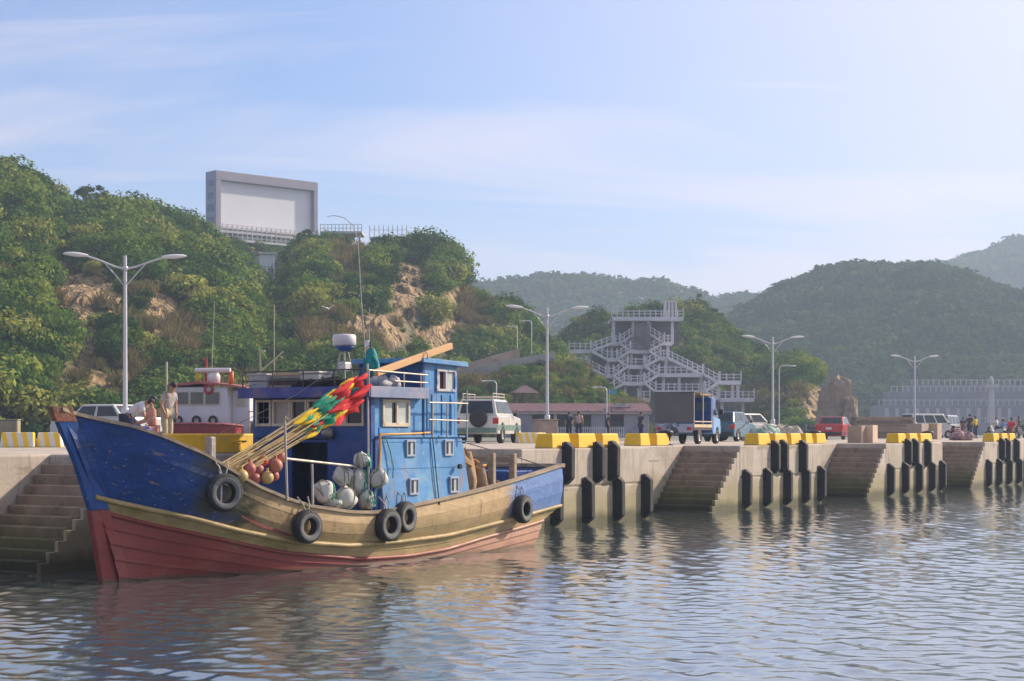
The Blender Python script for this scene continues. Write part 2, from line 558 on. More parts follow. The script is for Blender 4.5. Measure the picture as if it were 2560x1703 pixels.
# behind the bow the kerb is one long low wall with cast handles
t = thing('kerb_wall', 'long yellow painted kerb wall with mooring handles behind the blue bow', 'kerb', qw(-9.0, .06, QZ), AQ, GK)
MB().taper([(-2.9, 0, .002), (2.6, 0, .002), (2.6, .6, .002), (-2.9, .6, .002)], [(-2.86, .04, .39), (2.56, .04, .39), (2.56, .56, .39), (-2.86, .56, .39)]).build('wall', M_YEL, t, .03, 2)
for x in (-1.1, .5, 1.9):
    MB().tube([(x - .14, 0, .22), (x - .14, -.1, .24), (x + .14, -.1, .24), (x + .14, 0, .22)], .018, 6).build('handle', M_YEL, t)

# rubber fenders on the wall
M_RUB = mat('black_rubber', (.022, .021, .022), var=.25, vscale=3, rough=.7, bump=.3, bscale=22, layers=[((.07, .065, .06), 4, .58, .8), ((.10, .07, .05), 9, .66, .8)])
GF = 'rubber fenders on the quay wall'
def fender_mesh(h):
    b = MB()
    w, d = .155, .24
    sec = lambda z, k, q: [(-w * k, 0, z), (w * k, 0, z), (w * .62 * k, -d * q, z), (-w * .62 * k, -d * q, z)]
    b.taper(sec(0, 1, .25), sec(.16, 1, 1)); b.taper(sec(.1605, 1, 1), sec(h - .16, 1, 1)); b.taper(sec(h - .1595, 1, 1), sec(h, 1, .25))
    return b
def flange(h):
    b = MB(); b.box(-.2, .2, -.035, 0, .02, h - .02)
    for z in (.12, h / 2, h - .12):
        for x in (-.178, .178):
            b.tube([(x, -.034, z), (x, -.06, z)], .02, 6)
    return b
fm = {}
for nm, h in (('up', 1.12), ('lo', 1.25)):
    fm[nm] = (fender_mesh(h).mesh('fender_body'), flange(h).mesh('flange'))
    for q in fm[nm]: q.materials.append(M_RUB)
def fender(s, z, nm, label):
    t = thing('rubber_fender', label, 'fender', qw(s + random.uniform(-.04, .04), -.002, z), AQ, GF)
    t.rotation_euler = (0, R(random.uniform(-1.3, 1.3)), AQ)
    for me, n_ in zip(fm[nm], ('body', 'flange')):
        o = bpy.data.objects.new(n_, me); COL.objects.link(o); o.parent = t
        if n_ == 'body':
            bv = o.modifiers.new('bevel', 'BEVEL'); bv.width = .025; bv.segments = 2; bv.limit_method = 'ANGLE'
UPS = {1: (2.2, 3.82, 4.65), 2: (2.62, 3.35, 5.0), 3: (2.34, 3.15, 4.73)}
for k, s0 in enumerate(STARTS):
    if k == 0: continue
    for j, a in enumerate(UPS.get(k, (2.4, 3.3, 4.8))):
        fender(s0 + a, 1.10 + random.uniform(-.02, .02), 'up', f'{ORD[j]} upper black rubber fender from the boat on the wall block {BAY[k]}')
    for j, a in enumerate((1.6, 3.26, 4.92, 6.58) if k == 1 else (.35, 2.0, 3.65, 5.25, 6.62)):
        fender(s0 + a, .04 + random.uniform(-.02, .02), 'lo', f'{ORD[j]} lower black rubber fender from the boat on the wall block {BAY[k]}')

# handrails in the stair recesses
M_RAIL = mat('galvanised_rail', (.42, .38, .33), rough=.5, metal=.3, bump=.1, layers=[((.2, .11, .06), 6, .6, .8)])
for k, s0 in enumerate(STARTS):
    if k == 0: continue
    e = s0 - 5.3
    t = thing('stair_rail', f'thin sloping handrail in the stair recess before the wall block {BAY[k]}', 'handrail', qw(e, REC - .08, 0), AQ, 'handrails in the stair recesses')
    MB().tube([(-.6, 0, .35), (1.1, 0, 1.55)], .022, 6).build('rail', M_RAIL, t)
    for q in (0.0, 1.0):
        MB().tube([(-.6 + 1.7 * q, .08, .35 + 1.2 * q), (-.6 + 1.7 * q, -.01, .35 + 1.2 * q)], .02, 6).build('bracket', M_RAIL, t)

# ------------------------------------------------------------------ vegetation sources
def leaf_mat(name, stops, trans=.3):
    m = bpy.data.materials.new(name); m.use_nodes = True
    t = m.node_tree; t.nodes.clear()
    out = nd(t, 'ShaderNodeOutputMaterial')
    oi = nd(t, 'ShaderNodeObjectInfo'); ge = nd(t, 'ShaderNodeNewGeometry')
    ramp = nd(t, 'ShaderNodeValToRGB')
    el = ramp.color_ramp.elements
    el[0].position = stops[0][0]; el[0].color = rgb(stops[0][1])
    el[1].position = stops[-1][0]; el[1].color = rgb(stops[-1][1])
    for p_, c in stops[1:-1]:
        e = el.new(p_); e.color = rgb(c)
    t.links.new(oi.outputs['Random'], ramp.inputs[0])
    hs = nd(t, 'ShaderNodeHueSaturation')
    mr = nd(t, 'ShaderNodeMapRange'); mr.inputs['To Min'].default_value = .6; mr.inputs['To Max'].default_value = 1.4
    t.links.new(ge.outputs['Random Per Island'], mr.inputs['Value'])
    t.links.new(mr.outputs[0], hs.inputs['Value']); t.links.new(ramp.outputs[0], hs.inputs['Color'])
    d = nd(t, 'ShaderNodeBsdfDiffuse'); tr = nd(t, 'ShaderNodeBsdfTranslucent'); mx = nd(t, 'ShaderNodeMixShader')
    mx.inputs[0].default_value = trans
    t.links.new(hs.outputs[0], d.inputs[0]); t.links.new(hs.outputs[0], tr.inputs[0])
    t.links.new(d.outputs[0], mx.inputs[1]); t.links.new(tr.outputs[0], mx.inputs[2]); t.links.new(mx.outputs[0], out.inputs['Surface'])
    return m
M_LEAF = leaf_mat('shrub_leaves', [(0, (.022, .058, .018)), (.25, (.055, .12, .026)), (.5, (.095, .175, .030)), (.75, (.17, .24, .038)), (1, (.32, .32, .07))])
M_DRY = leaf_mat('dry_grass', [(0, (.15, .13, .05)), (.5, (.24, .18, .075)), (1, (.13, .15, .045))])
M_FARLEAF = leaf_mat('wood_leaves', [(0, (.028, .055, .022)), (.5, (.045, .085, .028)), (1, (.08, .115, .04))])
def leaves(n, seed, lobes=6, size=.16, rx=1.0, rz=.8, up=.0):
    r = np.random.default_rng(seed)
    C = r.normal(0, 1, (lobes, 3)); C /= np.linalg.norm(C, axis=1)[:, None]
    C *= (r.random((lobes, 1)) ** .4) * .62
    C[:, 2] = np.abs(C[:, 2]) * .9 + .1
    rl = .32 + .28 * r.random(lobes)
    w = r.integers(0, lobes, n)
    d = r.normal(0, 1, (n, 3)); d[:, 2] = d[:, 2] * .9 + .25; d /= np.linalg.norm(d, axis=1)[:, None]
    P = C[w] + d * (rl[w] * (.55 + .5 * r.random(n)))[:, None]
    P *= np.array([rx, rx, rz])
    nn = d + r.normal(0, .55, (n, 3)); nn /= np.linalg.norm(nn, axis=1)[:, None]
    a = np.cross(nn, r.normal(0, 1, (n, 3))); a /= np.linalg.norm(a, axis=1)[:, None] + 1e-9
    b = np.cross(nn, a)
    s = size * (.6 + .8 * r.random((n, 1)))
    V = np.stack([P - a * s * .9, P - b * s * .55, P + a * s, P + b * s * .55], 1).reshape(-1, 3)
    return V, np.arange(n * 4).reshape(-1, 4)
def src(name, V, Fq, m):
    me = np_mesh(name, V, Fq); me.materials.append(m)
    return bpy.data.objects.new(name, me)
SHRUBS = [src('shrub_source', *leaves(1150, 10 + i, 8 + i, .078, 1, .62 + .14 * i), M_LEAF) for i in range(4)]
FARSHRUBS = [src('wood_source', *leaves(330, 40 + i, 6 + i, .16, 1, .8), M_FARLEAF) for i in range(3)]
def tuft(n, seed):
    r = np.random.default_rng(seed); V = []
    for i in range(n):
        a = r.random() * 6.28; q = r.random() * .7; b = np.array([math.cos(a) * q, math.sin(a) * q, 0])
        l = np.array([r.normal(0, .35), r.normal(0, .35), .5 + .6 * r.random()]); w = np.array([math.cos(a + 1.57), math.sin(a + 1.57), 0]) * .05
        V += [b - w, b + w, b + l + w * .3, b + l - w * .3]
    return np.array(V), np.arange(n * 4).reshape(-1, 4)
TUFTS = [src('grass_source', *tuft(130, 70 + i), M_DRY) for i in range(2)]
def scatter(name, P, S, sources, label=None):
    """many plants on given points: one object, instances through geometry nodes"""
    n = len(P)
    me = bpy.data.meshes.new(name)
    me.vertices.add(n); me.vertices.foreach_set('co', np.asarray(P, np.float32).ravel())
    for nm, ty, dat in (('size', 'FLOAT', S), ('turn', 'FLOAT', rng.random(n) * 6.28), ('which', 'INT', rng.integers(0, len(sources), n))):
        at_ = me.attributes.new(nm, ty, 'POINT'); at_.data.foreach_set('value', np.asarray(dat, np.float32 if ty == 'FLOAT' else np.int32))
    o = bpy.data.objects.new(name, me); COL.objects.link(o)
    g = bpy.data.node_groups.new(name + '_nodes', 'GeometryNodeTree')
    g.interface.new_socket('Geometry', in_out='INPUT', socket_type='NodeSocketGeometry')
    g.interface.new_socket('Geometry', in_out='OUTPUT', socket_type='NodeSocketGeometry')
    gi = g.nodes.new('NodeGroupInput'); go = g.nodes.new('NodeGroupOutput')
    mp = g.nodes.new('GeometryNodeMeshToPoints'); g.links.new(gi.outputs[0], mp.inputs['Mesh'])
    jn = g.nodes.new('GeometryNodeJoinGeometry')
    for s in reversed(sources):
        oi = g.nodes.new('GeometryNodeObjectInfo'); oi.inputs['Object'].default_value = s; oi.inputs['As Instance'].default_value = True
        g.links.new(oi.outputs['Geometry'], jn.inputs[0])
    ip = g.nodes.new('GeometryNodeInstanceOnPoints')
    ip.inputs['Pick Instance'].default_value = True
    def attr(nm, ty):
        a = g.nodes.new('GeometryNodeInputNamedAttribute'); a.data_type = ty; a.inputs['Name'].default_value = nm
        return a.outputs['Attribute']
    cx = g.nodes.new('ShaderNodeCombineXYZ'); g.links.new(attr('turn', 'FLOAT'), cx.inputs['Z'])
    er = g.nodes.new('FunctionNodeEulerToRotation'); g.links.new(cx.outputs[0], er.inputs[0])
    g.links.new(mp.outputs[0], ip.inputs['Points']); g.links.new(jn.outputs[0], ip.inputs['Instance'])
    g.links.new(attr('which', 'INT'), ip.inputs['Instance Index']); g.links.new(er.outputs[0], ip.inputs['Rotation'])
    g.links.new(attr('size', 'FLOAT'), ip.inputs['Scale'])
    g.links.new(ip.outputs[0], go.inputs[0])
    md = o.modifiers.new('plants', 'NODES'); md.node_group = g
    return tag(o, label, None, None, 'stuff')

# ------------------------------------------------------------------ hills
M_HILL = bpy.data.materials.new('hill_soil'); M_HILL.use_nodes = True
def hill_material(m, soil, soil2, rock, rock2):
    t = m.node_tree; p = t.nodes['Principled BSDF']; p.inputs['Roughness'].default_value = .95
    at_ = nd(t, 'ShaderNodeAttribute', attribute_name='rock')
    tc = nd(t, 'ShaderNodeTexCoord')
    def nz(s, lo, hi, a, b, st=(1, 1, 1)):
        mp = nd(t, 'ShaderNodeMapping'); mp.inputs['Scale'].default_value = st
        t.links.new(tc.outputs['Object'], mp.inputs[0])
        n = nd(t, 'ShaderNodeTexNoise'); n.inputs['Scale'].default_value = s; n.inputs['Detail'].default_value = 8; n.inputs['Roughness'].default_value = .65
        t.links.new(mp.outputs[0], n.inputs['Vector'])
        r = nd(t, 'ShaderNodeMapRange'); r.inputs['From Min'].default_value = lo; r.inputs['From Max'].default_value = hi
        t.links.new(n.outputs['Fac'], r.inputs['Value'])
        x = nd(t, 'ShaderNodeMix', data_type='RGBA'); t.links.new(r.outputs[0], x.inputs['Factor'])
        x.inputs['A'].default_value = rgb(a); x.inputs['B'].default_value = rgb(b)
        return x.outputs['Result'], n.outputs['Fac']
    a, _ = nz(.35, .35, .65, soil, soil2)
    b, h0 = nz(.6, .35, .62, rock, rock2, (1, 1, .4))
    vr = nd(t, 'ShaderNodeTexVoronoi', feature='DISTANCE_TO_EDGE'); vr.inputs['Scale'].default_value = .55
    vm = nd(t, 'ShaderNodeMapping'); vm.inputs['Scale'].default_value = (1, 1, .38)
    vd = nd(t, 'ShaderNodeVectorMath', operation='ADD'); t.links.new(tc.outputs['Object'], vd.inputs[0])
    vn = nd(t, 'ShaderNodeTexNoise'); vn.inputs['Scale'].default_value = .5; t.links.new(tc.outputs['Object'], vn.inputs['Vector'])
    vs_ = nd(t, 'ShaderNodeVectorMath', operation='SCALE'); vs_.inputs['Scale'].default_value = 2.2; t.links.new(vn.outputs['Color'], vs_.inputs[0]); t.links.new(vs_.outputs[0], vd.inputs[1])
    t.links.new(vd.outputs[0], vm.inputs[0]); t.links.new(vm.outputs[0], vr.inputs['Vector'])
    ck = nd(t, 'ShaderNodeMapRange'); ck.inputs['From Min'].default_value = .0; ck.inputs['From Max'].default_value = .10; t.links.new(vr.outputs['Distance'], ck.inputs['Value'])
    cm = nd(t, 'ShaderNodeMix', data_type='RGBA'); t.links.new(ck.outputs[0], cm.inputs['Factor']); cm.inputs['A'].default_value = rgb(tuple(v * .75 for v in rock)); t.links.new(b, cm.inputs['B']); b = cm.outputs['Result']
    hh = nd(t, 'ShaderNodeMath', operation='MULTIPLY_ADD'); hh.inputs[1].default_value = .35; t.links.new(ck.outputs[0], hh.inputs[0]); t.links.new(h0, hh.inputs[2]); h = hh.outputs[0]
    x = nd(t, 'ShaderNodeMix', data_type='RGBA'); t.links.new(at_.outputs['Fac'], x.inputs['Factor'])
    t.links.new(a, x.inputs['A']); t.links.new(b, x.inputs['B']); t.links.new(x.outputs['Result'], p.inputs['Base Color'])
    bm = nd(t, 'ShaderNodeBump'); bm.inputs['Strength'].default_value = .9; bm.inputs['Distance'].default_value = 1.3
    t.links.new(h, bm.inputs['Height']); t.links.new(bm.outputs[0], p.inputs['Normal'])
hill_material(M_HILL, (.06, .065, .028), (.15, .13, .06), (.16, .105, .05), (.50, .335, .155))
M_FARHILL = bpy.data.materials.new('far_hill_soil'); M_FARHILL.use_nodes = True
hill_material(M_FARHILL, (.03, .05, .02), (.06, .08, .03), (.25, .2, .15), (.35, .28, .2))

def in_patches(px, py, patches):
    k = np.zeros_like(px)
    for (cx, cy, rx, ry, ang) in patches:
        a = R(ang); dx = px - cx; dy = py - cy
        u = (dx * math.cos(a) + dy * math.sin(a)) / rx; v = (-dx * math.sin(a) + dy * math.cos(a)) / ry
        d = np.sqrt(u * u + v * v) + .45 * fbm(px * .03, py * .03, 3, 9)
        k = np.maximum(k, np.clip((1.15 - d) / .3, 0, 1))
    return k
def hill(name, cols, nu, nv, seed, material, plants, n_plants, smin, smax, amp=1.6, noise_m=14., power=.8, back=70., zb=1.4,
         patches=(), tufts=0, label=None, lower=1.0, dry=(), clear=()):
    c = np.array(cols, float)
    def surf(px, v):
        ry = np.interp(px, c[:, 0], c[:, 1]); Yr = np.interp(px, c[:, 0], c[:, 2]); Yb = np.interp(px, c[:, 0], c[:, 3])
        zr = EYE + (1083 - ry) / F * Yr - lower
        vv = np.clip(v, 0, 1); bk = np.clip(v - 1, 0, None)
        Y = Yb + (Yr - Yb) * vv + back * bk
        z = zb + (zr - zb) * (vv ** power) - (zr - zb) * .75 * bk ** 1.3
        X = (px - 1280) / F * (Yb + (Yr - Yb) * np.minimum(vv, 1) + back * bk)
        n1 = fbm(X / noise_m, Y / noise_m + z / noise_m, 4, seed)
        n2 = fbm(X / noise_m * .35 + 7, z / noise_m * .9, 4, seed + 5)
        e = np.clip(vv * 6, 0, 1) * np.clip((1.02 - vv) * 6 + .25, 0, 1)
        return np.stack([X + n2 * amp * .8 * e, Y - n1 * amp * 2.2 * e + n2 * amp * e, z + n1 * amp * .6 * e], -1)
    us = np.linspace(c[0, 0], c[-1, 0], nu); vs = np.concatenate([np.linspace(0, 1, nv), 1 + np.linspace(.06, 1, 10)])
    U, Vv = np.meshgrid(us, vs)
    P = surf(U, Vv)
    px = 1280 + F * P[..., 0] / P[..., 1]; py = 1083 - F * (P[..., 2] - EYE) / P[..., 1]
    rock = in_patches(px, py, patches) * (Vv <= 1)
    if len(patches):
        rg = np.abs(fbm(P[..., 0] * .55, P[..., 2] * .18, 4, seed + 3)) * 1.9 + fbm(P[..., 0] * .9, P[..., 2] * .9, 3, seed + 8) * .5
        P[..., 1] += rock * (rg * 1.3 + np.abs(fbm(P[..., 0] * .28 + 3, P[..., 2] * .10, 3, seed + 6)) * 3.0 - .6) * 1.5
        P[..., 0] += rock * fbm(P[..., 2] * .5, P[..., 0] * .3, 3, seed + 4) * .8
    me = np_mesh(name, P.reshape(-1, 3), grid_faces(len(vs), nu))
    a = me.attributes.new('rock', 'FLOAT', 'POINT'); a.data.foreach_set('value', rock.ravel().astype(np.float32))
    fi = grid_faces(len(vs), nu)
    me.polygons.foreach_set('use_smooth', rock.ravel()[fi].max(1) < .25)
    me.materials.append(material)
    o = bpy.data.objects.new(name, me); COL.objects.link(o); tag(o, kind='structure')
    r = np.random.default_rng(seed + 20)
    u = r.uniform(c[0, 0], c[-1, 0], n_plants); v = np.concatenate([r.random(n_plants - n_plants // 8) ** .9, r.uniform(.97, 1.06, n_plants // 8)])
    r.shuffle(v)
    Q = surf(u, v)
    qx = 1280 + F * Q[:, 0] / Q[:, 1]; qy = 1083 - F * (Q[:, 2] - EYE) / Q[:, 1]
    k = in_patches(qx, qy - 14, [(a, b2, c2 * 1.12, d2 * 1.15, e2) for a, b2, c2, d2, e2 in patches]) if len(patches) else np.zeros(n_plants)
    dn = fbm(Q[:, 0] * .06, Q[:, 2] * .08 + Q[:, 1] * .03, 3, seed + 11)
    kd = in_patches(qx, qy, dry) if len(dry) else np.zeros(n_plants)
    keep = (r.random(n_plants) > np.maximum(k * .86, kd * .8))
    if len(clear): keep &= in_patches(qx, qy, clear) < .3
    S = (smin + (smax - smin) * r.random(n_plants) ** 2.3) * (1 + .35 * dn)
    S = S * (1 - .45 * kd) * (1 - .72 * k)
    if len(patches): S = S * (1 - .55 * np.clip(in_patches(qx, qy - 30, [(a, b2, c2 * 1.4, d2 * 1.4, e2) for a, b2, c2, d2, e2 in patches]), 0, 1))
    Q[:, 2] += S * .10
    scatter(name + '_shrubs', Q[keep], S[keep], plants, label)
    if tufts:
        u = r.uniform(c[0, 0], c[-1, 0], tufts); v = r.random(tufts)
        Q = surf(u, v); qx = 1280 + F * Q[:, 0] / Q[:, 1]; qy = 1083 - F * (Q[:, 2] - EYE) / Q[:, 1]
        kk = np.maximum(in_patches(qx, qy, dry) if len(dry) else 0, .10)* (1 - .93 * (in_patches(qx, qy, patches) if len(patches) else 0))
        keep = r.random(tufts) < kk
        scatter(name + '_dry_grass', Q[keep], (.8 + 1.0 * r.random(keep.sum())), TUFTS, 'tufts of dry grass on the hillside')
    return surf

LEFT = [(-260, 360, 205, 120), (-60, 385, 205, 122), (0, 392, 208, 124), (55, 398, 208, 125), (88, 425, 209, 126), (110, 458, 210, 127), (140, 470, 211, 127), (200, 472, 212, 128),
        (300, 478, 215, 130), (390, 492, 218, 131), (440, 520, 220, 132), (510, 552, 224, 133), (560, 590, 228, 135), (600, 622, 232, 136), (650, 650, 236, 138), (690, 652, 238, 139),
        (725, 604, 238, 140), (770, 566, 236, 141), (830, 556, 234, 143), (950, 562, 236, 152), (1060, 566, 236, 176), (1108, 590, 234, 190), (1138, 628, 233, 197), (1160, 664, 232, 200),
        (1200, 696, 230, 201), (1260, 724, 229, 202), (1320, 780, 228, 203), (1370, 830, 226, 204), (1410, 900, 224, 205), (1440, 970, 222, 206)]
CLIFFS = [(188, 750, 52, 95, -12), (240, 720, 62, 48, -25), (205, 865, 34, 75, 12), (285, 765, 32, 40, 0), (250, 965, 95, 42, 0), (400, 760, 34, 85, 6),
          (1020, 735, 48, 88, 8), (1120, 775, 34, 70, 20), (940, 825, 85, 36, 10), (1085, 835, 55, 34, 30), (765, 875, 20, 70, -35)]
DRYP = [(400, 780, 50, 120, 5), (470, 860, 40, 90, 0), (250, 980, 150, 60, 0), (560, 1000, 90, 45, 0), (880, 660, 60, 80, 0), (1180, 800, 60, 60, 0), (720, 690, 60, 30, 10), (860, 840, 120, 60, 0)]
surf_left = hill('cliff_hill', LEFT, 700, 230, 11, M_HILL, SHRUBS, 7600, .95, 3.5, amp=2.2, patches=CLIFFS, tufts=3000, dry=DRYP, lower=3.5, clear=[(668, 705, 34, 38, 0)],
                 label='dense green shrubs and scrub covering the cliffy hill behind the boat')
# slope behind the big screen
SHELF = [(380, 575, 292, 245), (500, 585, 290, 245), (560, 592, 288, 246), (680, 608, 292, 250), (790, 618, 296, 252), (880, 612, 300, 255)]
hill('screen_slope', SHELF, 80, 30, 31, M_HILL, SHRUBS, 700, 1.0, 2.0, amp=1.0, zb=20, lower=-.4, label='low scrub on the slope below the big white screen')
# lower terrace with the ramp
TERR = [(1040, 960, 186, 160), (1140, 948, 186, 160), (1200, 935, 187, 160), (1300, 915, 188, 161), (1390, 898, 190, 162), (1440, 905, 191, 163), (1490, 935, 192, 164), (1560, 985, 192, 165), (1610, 1020, 192, 166)]
hill('grass_terrace', TERR, 140, 40, 41, M_HILL, SHRUBS, 1500, .6, 1.35, amp=.7, power=.9, tufts=300, dry=[(1180, 960, 60, 30, 0)], lower=.8,
     label='low green scrub on the terrace below the ramp road')
TOWH = [(1380, 880, 268, 236), (1430, 812, 268, 237), (1480, 780, 268, 238), (1540, 772, 268, 239), (1640, 772, 268, 239), (1740, 765, 268, 238), (1790, 795, 267, 236), (1850, 845, 264, 232), (1900, 880, 262, 222),
        (1950, 905, 258, 210), (1985, 880, 254, 210), (2020, 890, 250, 210), (2060, 950, 246, 210), (2090, 1000, 242, 210), (2120, 1050, 240, 210)]
surf_tow = hill('terrace_hill', TOWH, 220, 70, 51, M_HILL, SHRUBS, 3000, 1.2, 2.8, amp=1.8, tufts=300, lower=1.6, patches=[(2060, 1000, 50, 60, 0)], dry=[(1900, 1000, 120, 60, 0)],
     label='dark green wood on the hill behind the stair terraces')
# far hills
MIDH = [(1020, 720, 760, 560), (1190, 700, 760, 560), (1250, 712, 760, 560), (1300, 700, 762, 562), (1420, 686, 765, 565), (1500, 690, 768, 565), (1600, 696, 770, 568), (1700, 715, 772, 570), (1780, 740, 775, 570),
        (1850, 730, 780, 572), (1980, 710, 785, 575), (2080, 690, 790, 580), (2300, 690, 800, 590)]
hill('far_ridge', MIDH, 200, 50, 61, M_FARHILL, FARSHRUBS, 4200, 5, 10, amp=6, noise_m=60, lower=7, back=200, label='hazy wooded ridge far beyond the terraces')
RIGH = [(1780, 850, 520, 380), (1830, 800, 520, 380), (1900, 752, 522, 382), (1990, 706, 525, 384), (2070, 676, 528, 386), (2160, 655, 530, 388), (2220, 656, 530, 390), (2290, 662, 530, 390), (2350, 668, 530, 392),
        (2480, 715, 528, 392), (2600, 760, 525, 392), (2760, 830, 520, 392)]
hill('right_hill', RIGH, 240, 80, 71, M_FARHILL, FARSHRUBS, 5600, 3.4, 6.6, amp=5, noise_m=45, lower=3.5, back=160, label='hazy wooded hill on the right beyond the harbour',
     patches=[(2275, 950, 30, 18, 0)])
FARR = [(2200, 700, 1000, 760), (2300, 672, 1000, 760), (2370, 660, 1000, 760), (2450, 632, 1005, 760), (2560, 600, 1010, 765), (2700, 565, 1015, 765), (2900, 560, 1020, 770)]
hill('farthest_hill', FARR, 120, 40, 81, M_FARHILL, FARSHRUBS, 2400, 6, 12, amp=7, noise_m=70, lower=6, back=220, label='blue hazy wooded hill rising farthest away')
# ================================================================== THE BLUE FISHING BOAT
BS, BY = -15.72, -2.05
BO = qw(BS, BY, 0)
boat = thing('fishing_boat', 'weathered blue and ochre wooden fishing boat with red bottom moored at the quay', 'boat', BO, AQ)
def bl(px, py, lat):              # boat frame (x aft, y inland, z up) from a direction and a lateral position
    k = (px - 1280) / F
    px0 = BO.x - SY * lat; py0 = BO.y + SX * lat
    x = (k * py0 - px0) / (SX - k * SY)
    Y = py0 + SY * x
    return Vector((x, lat, EYE - (py - 1083) / F * Y))
def bw(x, y, z):                  # boat frame to world
    return qw(BS + x, BY + y, z)
def lerp_t(tab):
    xs, zs = zip(*tab)
    return lambda x: float(np.interp(x, xs, zs))
rail_z = lerp_t([(-1, 2.80), (-.66, 2.71), (.1, 2.53), (.53, 2.38), (1.33, 2.05), (1.7, 1.84), (2.27, 1.52), (2.96, 1.27), (3.48, 1.13), (4.48, .99), (5.28, .95), (6.34, 1.04), (7.5, 1.14), (9.05, 1.30), (10.03, 1.42), (11.07, 1.56), (12.2, 1.71)])
wale_z = lerp_t([(-.3, 1.42), (.24, 1.27), (1.11, 1.04), (2.1, .77), (3.22, .53), (4.54, .40), (6.05, .39), (7.65, .43), (9.42, .59), (12.25, .85)])
red_z = lerp_t([(-.2, 1.19), (.78, .90), (1.62, .69), (2.53, .47), (3.14, .34), (4.96, .13), (6.43, .10), (7.67, .15), (9.0, .30), (10.9, .48), (12.2, .62)])
bot_z = lambda x: -.75
def half(x):
    t = min(1, max(0, (x + 1) / 6.8))
    b = 1.6 * (1 - (1 - t) ** 2.3)
    return b - (.15 * ((x - 8) / 4.5) ** 2 if x > 8 else 0)
stem_x = lerp_t([(-.75, .42), (0, .08), (1.19, -.18), (2.0, -.52), (2.8, -.98)])
def level(zf, xs, xe, inset, binset, n=46):
    pts = []
    for i in range(n):
        t = (i / (n - 1)) ** 1.25
        x = xs + (xe - xs) * t
        s = min(1, (x - xs) / 1.6) ; s = s * (2 - s)
        y = max(.05, (half(x) - inset - binset * max(0, 1 - x / 5.5)) * (.15 + .85 * s) if x - xs < 1.6 else half(x) - inset - binset * max(0, 1 - x / 5.5))
        pts.append(Vector((x, y, zf(x))))
    return pts
LR = level(rail_z, -.98, 12.2, 0, 0)
LW = level(wale_z, -.27, 12.2, .05, .15)
LD = level(red_z, -.18, 11.5, .12, .25)
LB = level(bot_z, .42, 10.9, .55, .65)
def between(a, b, t, bulge=0.0):
    return [p.lerp(q, t) + Vector((0, bulge * 4 * t * (1 - t), 0)) for p, q in zip(a, b)]
BLUE = (.004, .042, .18); BLUE_L = (.12, .23, .46); TAN = (.44, .30, .145); RED = (.235, .040, .034)
M_UP = mat('hull_paint_upper', BLUE, var=.28, vscale=2.2, rough=.5, bump=.45, bscale=9, stretch=(.6, 1, 1.4),
           xzones=[(1.45, .45, 2.2, (.075, .066, .028)), (2.45, .40, 1.9, TAN), (9.9, .22, .6, (.10, .19, .42))],
           layers=[((.26, .20, .11), 2.1, .64, .74, (.7, 1, 1.6)), ((.02, .03, .04), 3.3, .62, .80, (1, 1, 2)), ((.17, .155, .03), 2.7, .64, .80, (.8, 1, 2.2)),
                   ((.46, .46, .44), 20, .655, .70, (.30, 1, 1.8)), ((.10, .06, .035), 4, .60, .76, (2.6, 1, .45)), ((.05, .04, .03), 1.3, .64, .82, (1, 1, .8))],
           zband=[(.72, .14, .5, (.13, .105, .035), .6)])
M_TAN = mat('hull_paint_tan', (.37, .26, .115), var=.25, vscale=2.5, rough=.55, bump=.45, bscale=9, stretch=(.5, 1, 1.5),
            layers=[((.20, .17, .04), 2.2, .52, .70, (.5, 1, 2)), ((.12, .08, .05), 4, .62, .76, (1.5, 1, 1)), ((.55, .40, .22), 3, .60, .8)])
M_RED = mat('hull_paint_red', RED, var=.18, vscale=1.8, rough=.5, bump=.4, bscale=9, stretch=(.5, 1, 1.5),
            layers=[((.28, .10, .065), 1.6, .55, .78, (.5, 1, 2)), ((.15, .05, .035), 3, .60, .8, (1, 1, 2)), ((.50, .36, .28), 12, .72, .8, (3, 1, .6))],
            xzones=[(7.5, 2.2, 1.5, (.45, .24, .15))], zband=[(.05, .03, .09, (.12, .09, .05), .75)])
M_WOOD = mat('weathered_timber', (.33, .25, .17), var=.3, vscale=4, rough=.8, bump=.5, bscale=20, stretch=(.4, 1.5, 1.5), layers=[((.14, .10, .07), 3, .56, .78), ((.46, .40, .32), 6, .62, .8)])
M_DECK = mat('deck_red_brown', (.20, .055, .045), var=.3, vscale=3, rough=.75, bump=.4, bscale=14, layers=[((.12, .09, .07), 2, .5, .7)])
def plank(a, b, sgn, m, th=.03, out=.018):
    rows_o = []
    r = MB()
    A = [Vector((p.x, sgn * -p.y, p.z)) for p in a]; B = [Vector((p.x, sgn * -(p.y + out), p.z)) for p in b]
    Ai = [p + Vector((0, sgn * th, 0)) for p in A]; Bi = [p + Vector((0, sgn * th, 0)) for p in B]
    mid = [p.lerp(q, .5) for p, q in zip(A, B)]
    for i in range(len(A)):
        rows_o.append([A[i], mid[i], B[i], Bi[i], Ai[i]])
    r.loft(rows_o, closed=True, smooth=False)
    return r.build('plank', m, boat)
